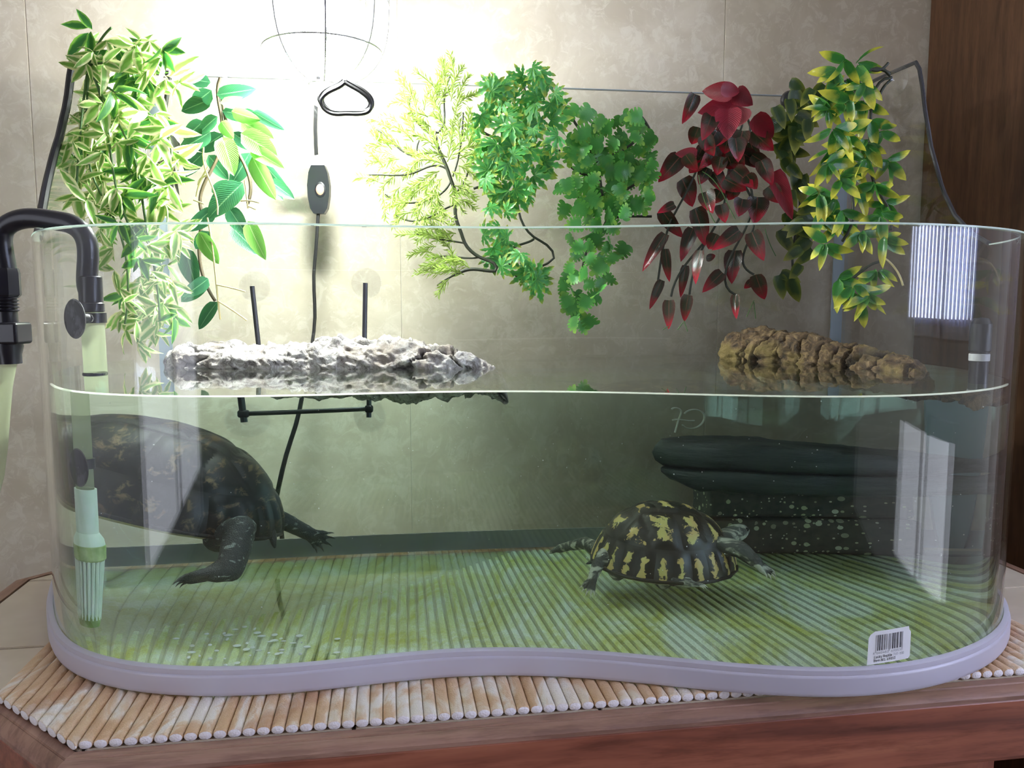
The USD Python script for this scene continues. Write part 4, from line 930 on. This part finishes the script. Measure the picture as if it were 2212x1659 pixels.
mo_v, mo_f = trimesh.creation.triangulate_polygon(MON, engine='earcut'); mo_v = np.asarray(mo_v)[:, :2]; mo_f = np.asarray(mo_f)
def monstera(base, d, nrm, R):
    d = d / np.linalg.norm(d); nrm = nrm - d * (nrm @ d); nrm /= np.linalg.norm(nrm); s = np.cross(d, nrm)
    x, y = mo_v[:, 0], mo_v[:, 1]
    z = .30 * np.abs(x) - .28 * y ** 2 - .15 * x * x
    return base + np.outer(x * R * 1.05, s) + np.outer(y * R, d) + np.outer(z * R, nrm), mo_f, np.c_[x + .5, np.clip(y, 0, 1)]
VIEW = lambda p: (EYE - p) / np.linalg.norm(EYE - p)
def pxv(a):
    """A direction in the picture plane: angle a clockwise from right (down is +90)."""
    return np.array([math.cos(a), 0, -math.sin(a)])
def leaf(t, m, base, tip, wpx, y, kind, dy=None, fold=.25, curl=.12, n=6, tilt=.45, wav=0.0, name='leaf'):
    """One leaf given by where its base and tip stand in the picture at depth y."""
    b = at(*base, y); e = at(*tip, y + (rng.normal() * .012 if dy is None else dy))
    d = e - b; Lf = np.linalg.norm(d); nr = VIEW(b) + rng.normal(size=3) * tilt * .5
    v, f, uv = blade(b, d / Lf, nr, Lf, wpx / 1726 * y, kind, n, fold, curl, wav)
    return put(t, name, (v, f), m, smooth=True, uv=uv)
def inside(poly, n, sep, tries=6000):
    """n points spread over a picture polygon, kept apart."""
    P = Polygon(poly).buffer(0); x0, y0, x1, y1 = P.bounds; out = []
    for _ in range(tries):
        p = np.array([rng.uniform(x0, x1), rng.uniform(y0, y1)])
        if P.contains(Point(p)) and all(np.hypot(*(p - q)) > sep for q in out):
            out.append(p)
            if len(out) >= n: break
    return out
def cup(t, px, py, y, r=.017, m='clear_plastic', to=None):
    p = at(px, py, y); d = VIEW(p) if to is None else np.asarray(to, float)
    return put(t, 'suction_cup', lathe([(.001, 0), (r, 0), (r * 1.03, .001), (r * .85, .004), (r * .5, .007), (r * .3, .009), (r * .28, .014), (r * .36, .0155), (.001, .0165)], p, p + d), m, smooth=40)
def stem(t, pts, y, r, m, name='stem', n=24):
    ys = np.linspace(*y, len(pts)) if np.ndim(y) else np.full(len(pts), y)
    return put(t, name, tube(spline([at(px, py, yy) for (px, py), yy in zip(pts, ys)], n), r, 6), m, smooth=True)

# variegated bamboo-like bush, far left
ta = thing('hanging_plant', at(190, 160, 1.0), 'bushy plastic plant with narrow cream-edged green leaves, far left of the tank', 'artificial plant', 'plastic plants hanging along the back of the tank')
reg = [(152, 118), (190, 45), (225, 28), (285, 62), (345, 75), (365, 112), (320, 150), (372, 170), (392, 182), (345, 240), (372, 300), (392, 350), (372, 420), (362, 470), (392, 500), (376, 560), (392, 690), (345, 715), (292, 745), (256, 715), (246, 678), (272, 640), (238, 600), (222, 520), (150, 440), (160, 380), (142, 330), (172, 260), (168, 180)]
for pts in ([(190, 150), (186, 260), (200, 380), (250, 480), (275, 580), (270, 700)], [(195, 140), (240, 240), (290, 340), (310, 450), (330, 560), (345, 690)], [(188, 150), (215, 90), (240, 60)], [(195, 140), (260, 130), (330, 120)], [(190, 160), (300, 230), (360, 290), (370, 340)], [(188, 160), (178, 240), (170, 330), (165, 420)], [(200, 160), (235, 300), (250, 400), (300, 520)]):
    stem(ta, pts, (1.0, .97), .0014, 'stem_green')
cnt = 0
for p in inside(reg, 70, 17):
    y = rng.uniform(.945, 1.04); ax = rng.uniform(.2, 2.9); k = int(rng.integers(4, 6))
    gm = 'leaf_variegated_green' if rng.random() < .30 else 'leaf_variegated'
    for i in range(k):
        if cnt >= 298: break
        a = ax + (i - (k - 1) / 2) * .75 + rng.normal() * .2; Lp = rng.uniform(38, 68) * (1.1 if p[1] < 450 else .92)
        b = p + rng.normal(size=2) * 4
        leaf(ta, gm, b, b + Lp * np.array([math.cos(a), math.sin(a)]), Lp * rng.uniform(.27, .38), y, 'lance', dy=rng.normal() * .014, fold=.45, curl=rng.uniform(-.1, .3), n=5, tilt=.9, wav=.05); cnt += 1
more = []
for p in inside(reg, 80, 14):
    y = rng.uniform(.97, 1.06); ax = rng.uniform(.1, 3.0)
    for i in range(4):
        a = ax + (i - 1.5) * .8 + rng.normal() * .25; Lp = rng.uniform(36, 62); b0, e0_ = at(*p, y), at(p[0] + Lp * math.cos(a), p[1] + Lp * math.sin(a), y + rng.normal() * .014)
        more.append(blade(b0, e0_ - b0, VIEW(b0) + rng.normal(size=3) * .45, np.linalg.norm(e0_ - b0), Lp * .31 / 1726 * y, 'lance', 5, .45, rng.uniform(-.1, .3), .05))
put(ta, 'leaf_mass', join(*[(m[0], m[1]) for m in more]), 'leaf_variegated', smooth=True, uv=np.vstack([m[2] for m in more]), kind='stuff')
cup(ta, 178, 236, 1.02, .020, to=(.95, -.25, .1))

# broad-leaved ficus
tb_ = thing('hanging_plant', at(470, 190, 1.08), 'plastic plant with broad dark green leaves and pale roots, left of the lamp cord', 'artificial plant', 'plastic plants hanging along the back of the tank')
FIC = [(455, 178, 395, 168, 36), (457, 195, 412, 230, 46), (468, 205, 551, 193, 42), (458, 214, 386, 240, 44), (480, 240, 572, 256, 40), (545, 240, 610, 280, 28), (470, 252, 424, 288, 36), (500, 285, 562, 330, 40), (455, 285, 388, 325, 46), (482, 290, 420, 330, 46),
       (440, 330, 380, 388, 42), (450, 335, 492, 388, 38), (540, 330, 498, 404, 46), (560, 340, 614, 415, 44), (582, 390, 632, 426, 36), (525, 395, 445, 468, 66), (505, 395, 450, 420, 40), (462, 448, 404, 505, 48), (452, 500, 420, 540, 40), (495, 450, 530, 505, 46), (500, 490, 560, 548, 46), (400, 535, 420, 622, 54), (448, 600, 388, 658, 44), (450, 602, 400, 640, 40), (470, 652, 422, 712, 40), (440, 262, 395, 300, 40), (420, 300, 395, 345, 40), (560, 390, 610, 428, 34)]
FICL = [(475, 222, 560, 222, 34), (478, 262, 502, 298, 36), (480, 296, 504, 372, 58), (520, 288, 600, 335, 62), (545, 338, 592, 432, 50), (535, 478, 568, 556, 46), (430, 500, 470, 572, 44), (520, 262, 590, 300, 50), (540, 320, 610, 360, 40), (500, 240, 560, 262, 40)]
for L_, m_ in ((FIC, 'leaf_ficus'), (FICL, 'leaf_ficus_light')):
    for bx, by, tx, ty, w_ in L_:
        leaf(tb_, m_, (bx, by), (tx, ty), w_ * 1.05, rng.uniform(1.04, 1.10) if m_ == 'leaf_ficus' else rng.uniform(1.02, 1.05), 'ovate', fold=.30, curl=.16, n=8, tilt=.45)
for pts in ([(476, 168), (470, 200), (478, 250), (480, 290), (470, 340), (440, 400), (440, 470)], [(478, 200), (484, 240), (500, 300), (530, 360), (535, 440)], [(440, 470), (430, 540), (440, 600), (465, 650)]):
    stem(tb_, pts, 1.085, .0022, 'stem_brown')
for pts in ([(440, 318), (446, 372), (462, 412), (470, 464)], [(529, 390), (536, 450)], [(418, 432), (440, 440)], [(448, 470), (462, 560), (470, 640), (476, 690)], [(468, 615), (500, 622), (530, 630)], [(470, 650), (505, 672), (533, 692)], [(520, 434), (545, 434), (560, 438)], [(450, 360), (430, 400), (424, 425)], [(446, 380), (432, 388), (428, 400)], [(536, 445), (552, 452)]):
    stem(tb_, pts, 1.03, .0011, 'root_pale', 'aerial_root', 10)
cup(tb_, 476, 172, 1.125, .015)

# grey strap-leaved plant in the back left corner
tc = thing('hanging_plant', at(352, 260, 1.11), 'grey-green strap-leaved plastic plant half hidden in the back left corner', 'artificial plant', 'plastic plants hanging along the back of the tank')
for bx, by, tx, ty, w_ in ((350, 262, 380, 425, 15), (346, 270, 362, 428, 15), (356, 255, 392, 345, 14), (340, 280, 344, 408, 14), (362, 250, 388, 322, 12), (352, 262, 402, 372, 12), (336, 285, 350, 372, 12), (358, 300, 372, 432, 13)):
    leaf(tc, 'leaf_grey', (bx, by), (tx, ty), w_, rng.uniform(1.07, 1.10), 'lance', fold=.3, curl=.2, n=7)
stem(tc, [(366, 168), (360, 210), (352, 262)], 1.10, .003, 'stem_dark')
put(tc, 'glass_clip', rbox(at(370, 160, 1.118), (.036, .016, .006), .002), 'dark_clip')

# fine needle plant
td = thing('hanging_plant', at(950, 290, 1.13), 'feathery light green plastic plant of fine needles, right of the lamp cord', 'artificial plant', 'plastic plants hanging along the back of the tank')
z2 = lambda x, y: (780 + x / 2.676, 120 + y / 2.676)
STM = [[(430, 440), (440, 520), (470, 590), (500, 660), (520, 720), (545, 800), (545, 920), (580, 1030), (600, 1085), (660, 1150), (720, 1180), (780, 1215), (785, 1238), (740, 1245), (640, 1235), (540, 1270)], [(440, 480), (380, 440), (320, 380), (280, 290), (300, 200)], [(440, 450), (480, 380), (480, 280), (490, 190), (520, 110)], [(470, 590), (400, 560), (320, 580), (200, 520), (80, 420)],
       [(500, 660), (400, 640), (300, 680), (150, 690), (40, 690)], [(520, 720), (460, 800), (400, 830), (250, 850), (140, 800)], [(545, 860), (460, 900), (350, 950), (200, 920)], [(530, 700), (560, 600), (580, 480), (590, 330)], [(545, 800), (600, 720), (630, 620)], [(600, 1085), (540, 1075), (440, 1060), (320, 1030)], [(690, 1165), (600, 1170), (480, 1160), (380, 1180)], [(560, 1260), (500, 1290), (440, 1330)], [(330, 590), (325, 520), (335, 490)]]
for k, q in enumerate(STM): stem(td, [z2(*p) for p in q], 1.13 + .004 * (k % 3), .0024 if k == 0 else .0014, 'stem_dark', n=40 if k == 0 else 20)
def sprig(p0, ang, Lp, y):
    b = at(*p0, y); d = pxv(ang) + np.array([0, rng.normal() * .3, 0]); d /= np.linalg.norm(d); Lm = Lp / 1726 * y
    ctr = spline([b, b + d * Lm * .5 + np.array([0, 0, .003]), b + d * Lm], 10); ms = [tube(ctr, .0008, 4)]; uvs = [np.tile([[.2, .2]], (len(ms[0][0]), 1))]
    side = np.cross(d, VIEW(b)); side /= np.linalg.norm(side); up = np.cross(side, d)
    for i in range(34):
        t = .06 + .94 * i / 33; c_ = b + d * Lm * t + np.array([0, 0, .003 * 4 * t * (1 - t)]); g = i * 2.4
        dd = side * math.cos(g) + up * math.sin(g) + d * rng.uniform(.7, 1.5); ln = rng.uniform(.009, .0145) * (1.1 - .4 * t)
        v, f, uv = blade(c_, dd, up + rng.normal(size=3) * .6, ln, .0019, 'lance', 2, .2, rng.uniform(-.2, .25)); ms.append((v, f)); uvs.append(uv)
    return join(*ms), np.vstack(uvs)
R1 = [z2(*p) for p in [(150, 190), (330, 140), (470, 90), (560, 90), (590, 200), (630, 280), (640, 480), (630, 700), (600, 840), (540, 940), (300, 980), (150, 890), (110, 780), (40, 700), (30, 600), (80, 520), (60, 420), (140, 300)]]
R2 = [z2(*p) for p in [(280, 1020), (500, 1010), (560, 1060), (520, 1110), (540, 1170), (640, 1220), (560, 1270), (480, 1320), (420, 1290), (390, 1230), (370, 1100)]]
cen_ = np.array(z2(500, 640))
for p in inside(R1, 92, 13):
    v_ = p - cen_; a = math.atan2(v_[1] * .8, v_[0]) + rng.normal() * .5
    (mv, mf), uv = sprig(p - 12 * np.array([math.cos(a), math.sin(a)]), a, rng.uniform(38, 62), rng.uniform(1.06, 1.15))
    put(td, 'needle_sprig', (mv, mf), 'needle_green', smooth=True, uv=uv)
for p in inside(R2, 22, 13):
    a = math.pi + rng.normal() * .5
    (mv, mf), uv = sprig(p + [12, 0], a, rng.uniform(36, 56), rng.uniform(1.08, 1.15))
    put(td, 'needle_sprig', (mv, mf), 'needle_green', smooth=True, uv=uv)
cup(td, 945, 285, 1.165, .014)

# maple-like and split-leaved plants, centre
te = thing('hanging_plant', at(1110, 240, 1.15), 'plastic plant with jagged maple-like green leaves in the middle of the back glass', 'artificial plant', 'plastic plants hanging along the back of the tank')
z3 = z2
for q in ([(940, 180), (960, 300), (930, 480), (900, 640), (905, 860), (925, 950), (1000, 1050), (1090, 1110), (1115, 1170), (1080, 1200), (1010, 1240), (1060, 1320)], [(790, 320), (830, 380), (920, 440)], [(740, 200), (750, 260), (790, 310), (780, 260)], [(1050, 120), (1020, 240), (960, 330)], [(650, 770), (720, 765), (800, 800), (900, 800)], [(1000, 1060), (930, 1090), (860, 1130), (860, 1210), (930, 1300)], [(640, 370), (690, 430), (800, 480)], [(1150, 550), (1050, 560), (930, 560)]):
    stem(te, [z3(*p) for p in q], 1.155, .0019, 'stem_dark', n=30)
RE1 = [z3(*p) for p in [(660, 330), (690, 190), (750, 130), (830, 125), (920, 120), (990, 80), (1050, 70), (1100, 130), (1140, 190), (1150, 300), (1130, 440), (1140, 560), (1110, 680), (1080, 740), (980, 760), (950, 850), (880, 930), (770, 950), (720, 880), (740, 760), (700, 640), (660, 560), (640, 420)]]
RE2 = [z3(*p) for p in [(690, 1010), (800, 1000), (850, 1100), (990, 1190), (1080, 1300), (1060, 1380), (960, 1330), (870, 1280), (760, 1180), (780, 1080)]]
for reg_, n_ in ((RE1, 74), (RE2, 16)):
    for p in inside(reg_, n_, 15):
        y = rng.uniform(1.08, 1.16); a = rng.uniform(-.4, 3.5); R_ = rng.uniform(32, 50) / 1726 * y
        b = at(*(p - 8 * np.array([math.cos(a), math.sin(a)])), y)
        v, f, uv = lobed(b, pxv(a) + np.array([0, -.35 + rng.normal() * .35, 0]), VIEW(b) + rng.normal(size=3) * .35, R_)
        put(te, 'leaf', (v, f), 'leaf_maple', smooth=True, uv=uv)
cup(te, 1105, 225, 1.185, .014)
tm_ = thing('hanging_plant', at(1300, 290, 1.16), 'plastic plant with small split monstera leaves, between the maple-like and the red plant', 'artificial plant', 'plastic plants hanging along the back of the tank')
for q in ([(1340, 470), (1360, 580), (1380, 700), (1400, 830), (1420, 950), (1340, 1060), (1290, 1180), (1240, 1300), (1150, 1360), (1180, 1430), (1220, 1520)], [(1150, 545), (1250, 540), (1340, 560)], [(1380, 690), (1300, 690), (1210, 640)], [(1400, 820), (1300, 830), (1210, 800)], [(1370, 600), (1480, 560), (1600, 480), (1640, 420)], [(1400, 820), (1520, 780), (1640, 700)], [(1210, 320), (1260, 420), (1340, 470)], [(1600, 330), (1640, 380), (1690, 480)], [(1420, 950), (1540, 930), (1640, 930), (1680, 930)]):
    stem(tm_, [z3(*p) for p in q], 1.165, .0020, 'stem_dark', n=30)
RM = [z3(*p) for p in [(1160, 440), (1180, 320), (1230, 300), (1350, 310), (1420, 390), (1500, 350), (1560, 330), (1620, 390), (1670, 480), (1690, 600), (1680, 720), (1660, 850), (1600, 890), (1540, 980), (1530, 1080), (1500, 1170), (1430, 1200), (1440, 1300), (1400, 1350), (1350, 1390), (1350, 1480), (1290, 1580), (1220, 1560), (1200, 1440), (1140, 1330), (1190, 1250), (1220, 1100), (1170, 980), (1130, 860), (1150, 740), (1200, 640)]]
for p in inside(RM, 118, 13):
    y = rng.uniform(1.10, 1.175); a = rng.uniform(0, 3.14) if rng.random() < .8 else rng.uniform(0, 6.28); R_ = rng.uniform(29, 43) / 1726 * y
    b = at(*(p - 14 * np.array([math.cos(a), math.sin(a)])), y)
    v, f, uv = monstera(b, pxv(a) + np.array([0, -.25 + rng.normal() * .3, 0]), VIEW(b) + rng.normal(size=3) * .6, R_)
    put(tm_, 'leaf', (v, f), 'leaf_monstera', smooth=20, uv=None if True else uv) if False else put(tm_, 'leaf', (v, f), 'leaf_monstera', smooth=True, uv=uv)
cup(tm_, 1290, 262, 1.195, .014)

# red heart-leaved plant
tr_ = thing('hanging_plant', at(1550, 210, 1.15), 'hanging plastic plant with dark red heart-shaped leaves on the right of the back glass', 'artificial plant', 'plastic plants hanging along the back of the tank')
z4 = lambda x, y: (1350 + x / 2.514, 60 + y / 2.514)
RED = [(380, 360, 320, 520, 90), (400, 540, 360, 640, 100), (500, 560, 440, 660, 110), (690, 560, 810, 670, 120), (470, 625, 560, 750, 120), (300, 700, 185, 830, 120), (330, 690, 390, 780, 90), (560, 590, 540, 690, 110), (600, 600, 620, 720, 110), (520, 700, 500, 800, 100), (640, 680, 760, 760, 100), (590, 770, 700, 860, 110), (690, 690, 800, 760, 90), (310, 820, 380, 975, 130), (540, 820, 660, 885, 110), (780, 860, 855, 955, 110), (440, 890, 470, 1000, 110), (720, 920, 710, 1060, 140),
       (640, 930, 620, 1020, 110), (380, 980, 450, 1190, 120), (520, 960, 545, 1055, 90), (200, 990, 310, 1150, 100), (270, 960, 180, 1000, 60), (370, 1090, 300, 1260, 90), (220, 1120, 90, 1310, 80), (220, 1200, 235, 1390, 66), (500, 1120, 450, 1210, 100), (620, 1100, 480, 1200, 100), (690, 1110, 750, 1260, 110), (410, 1210, 370, 1385, 80), (330, 1290, 300, 1470, 60), (200, 1370, 130, 1530, 60), (600, 1210, 570, 1385, 120), (530, 1330, 420, 1430, 90),
       (710, 1340, 760, 1490, 100), (690, 1370, 650, 1420, 60), (240, 1480, 235, 1630, 80), (345, 1450, 315, 1600, 80), (600, 1450, 600, 1575, 60), (440, 1250, 500, 1240, 50), (520, 880, 480, 960, 90), (600, 860, 560, 940, 90), (660, 800, 720, 880, 90), (450, 760, 400, 850, 90), (420, 650, 380, 740, 90), (560, 700, 590, 780, 90), (470, 480, 430, 590, 110), (560, 520, 500, 640, 110), (640, 560, 600, 700, 110), (430, 580, 480, 700, 100), (500, 640, 420, 760, 110), (580, 660, 640, 790, 110), (480, 780, 540, 890, 100), (620, 740, 560, 860, 100), (680, 620, 720, 740, 100), (740, 720, 800, 850, 100), (420, 700, 350, 800, 100)]
REDF = [(585, 345, 412, 348, 120), (600, 350, 690, 420, 120), (600, 420, 400, 455, 140), (560, 440, 560, 600, 160), (700, 480, 820, 610, 130), (390, 690, 272, 680, 80), (810, 780, 915, 1045, 110), (520, 330, 640, 350, 90), (640, 430, 600, 540, 140)]
for L_, m_ in ((RED, 'leaf_red'), (REDF, 'leaf_red_full')):
    for bx, by, tx, ty, w_ in L_:
        leaf(tr_, m_, z4(bx, by), z4(tx, ty), w_ / 2.514 * 1.02, rng.uniform(1.09, 1.16) if by > 600 else rng.uniform(1.06, 1.12), 'heart', fold=.32, curl=.16, n=8, tilt=.5)
for q in ([(600, 430), (640, 500), (600, 620), (560, 800), (540, 950), (470, 1110), (350, 1260), (250, 1460)], [(560, 480), (420, 700), (330, 900), (250, 1050), (210, 1180), (180, 1370)], [(640, 470), (680, 560), (640, 700), (690, 900), (660, 1080), (590, 1210), (560, 1420), (600, 1450)], [(600, 800), (700, 980), (690, 1110), (640, 1270), (700, 1340)], [(470, 1110), (420, 1200), (350, 1450)]):
    stem(tr_, [z4(*p) for p in q], 1.15, .0017, 'stem_dark', n=30)
for q in ([(420, 780), (500, 850), (560, 960), (600, 1040)], [(400, 800), (440, 960), (490, 1060)], [(760, 1090), (790, 1180), (820, 1240)], [(700, 1480), (660, 1570)], [(700, 1490), (710, 1580)], [(320, 1590), (340, 1650)], [(315, 1600), (285, 1640)], [(240, 1620), (205, 1640)]):
    stem(tr_, [z4(*p) for p in q], 1.10, .0006, 'stem_green', 'aerial_root', 10)
cup(tr_, 1560, 235, 1.20, .014)

# dull pothos behind, and the yellow-tipped laurel at the far right
th = thing('hanging_plant', at(1700, 230, 1.19), 'dull olive plastic vine half hidden between the red and the yellow-tipped plant', 'artificial plant', 'plastic plants hanging along the back of the tank')
RH = [z4(*p) for p in [(860, 420), (930, 300), (1040, 270), (1080, 400), (1030, 520), (980, 620), (950, 780), (1020, 960), (1030, 1050), (960, 1180), (1030, 1300), (950, 1390), (900, 1490), (880, 1430), (820, 1380), (900, 1240), (870, 1150), (910, 1050), (920, 900), (850, 720), (780, 560), (800, 480)]]
for p in inside(RH, 46, 13):
    a = rng.uniform(.3, 2.9); Lp = rng.uniform(42, 64); y = rng.uniform(1.14, 1.19)
    leaf(th, 'leaf_pothos', p - Lp * .4 * np.array([math.cos(a), math.sin(a)]), p + Lp * .6 * np.array([math.cos(a), math.sin(a)]), Lp * .66, y, 'heart', fold=.3, curl=.15, n=7, tilt=.6)
for q in ([(880, 400), (900, 520), (880, 640), (920, 800), (950, 950), (920, 1150), (910, 1250), (930, 1400)], [(830, 535), (900, 520), (1000, 420)]):
    stem(th, [z4(*p) for p in q], 1.185, .0018, 'stem_dark', n=26)
put(th, 'suction_cup', lathe([(.001, 0), (.013, 0), (.0135, .001), (.0115, .010), (.009, .012), (.001, .0125)], at(1706, 216, 1.215), at(1706, 216, 1.0)), 'black_rubber', label='black suction cup at the top edge of the glass')
ti = thing('hanging_plant', at(1900, 190, 1.05), 'plastic plant with glossy yellow-tipped green leaves, far right of the tank', 'artificial plant', 'plastic plants hanging along the back of the tank')
RI = [z4(*p) for p in [(1180, 200), (1240, 90), (1290, 110), (1290, 230), (1320, 330), (1370, 430), (1430, 560), (1450, 650), (1440, 720), (1390, 760), (1380, 900), (1420, 960), (1480, 1000), (1440, 1020), (1480, 1110), (1430, 1180), (1340, 1150), (1200, 1110), (1100, 1230), (1070, 1220), (1090, 1060), (1030, 930), (1050, 820), (1080, 700), (1060, 660), (1100, 560), (1070, 400), (1050, 310), (1110, 260)]]
RI2 = [z4(*p) for p in [(1110, 1390), (1180, 1340), (1230, 1290), (1370, 1300), (1350, 1400), (1300, 1480), (1240, 1490), (1210, 1450)]]
for pts, n_, sep in ((RI, 34, 26), (RI2, 6, 16)):
    for p in inside(pts, n_, sep):
        y = rng.uniform(1.00, 1.075); ax = rng.uniform(.2, 2.6); k = int(rng.integers(4, 6))
        for i in range(k):
            a = ax + (i - (k - 1) / 2) * .72 + rng.normal() * .2; Lp = rng.uniform(44, 68)
            leaf(ti, 'leaf_laurel', p + rng.normal(size=2) * 3, p + Lp * np.array([math.cos(a), math.sin(a)]), Lp * rng.uniform(.40, .52), y, 'ovate', dy=rng.normal() * .016, fold=.35, curl=rng.uniform(.0, .3), n=6, tilt=.8)
for q in ([(1440, 260), (1360, 220), (1290, 260), (1250, 400), (1200, 560), (1200, 760), (1240, 960), (1180, 1160)], [(1450, 270), (1380, 300), (1340, 420), (1330, 640), (1360, 860), (1420, 960), (1440, 1100)], [(1450, 280), (1400, 330), (1380, 380)], [(1430, 190), (1380, 230), (1300, 200)], [(1400, 1270), (1330, 1290), (1220, 1370), (1160, 1390)], [(1440, 250), (1330, 230), (1200, 290), (1110, 300)]):
    stem(ti, [z4(*p) for p in q], 1.055, .0019, 'stem_dark', n=26)
stem(ti, [z4(*p) for p in [(1410, 1250), (1470, 1310), (1510, 1400)]], 1.04, .0012, 'root_pale', 'aerial_root', 10)
cup(ti, 1935, 178, 1.055, .020, to=(-.9, -.35, .1))
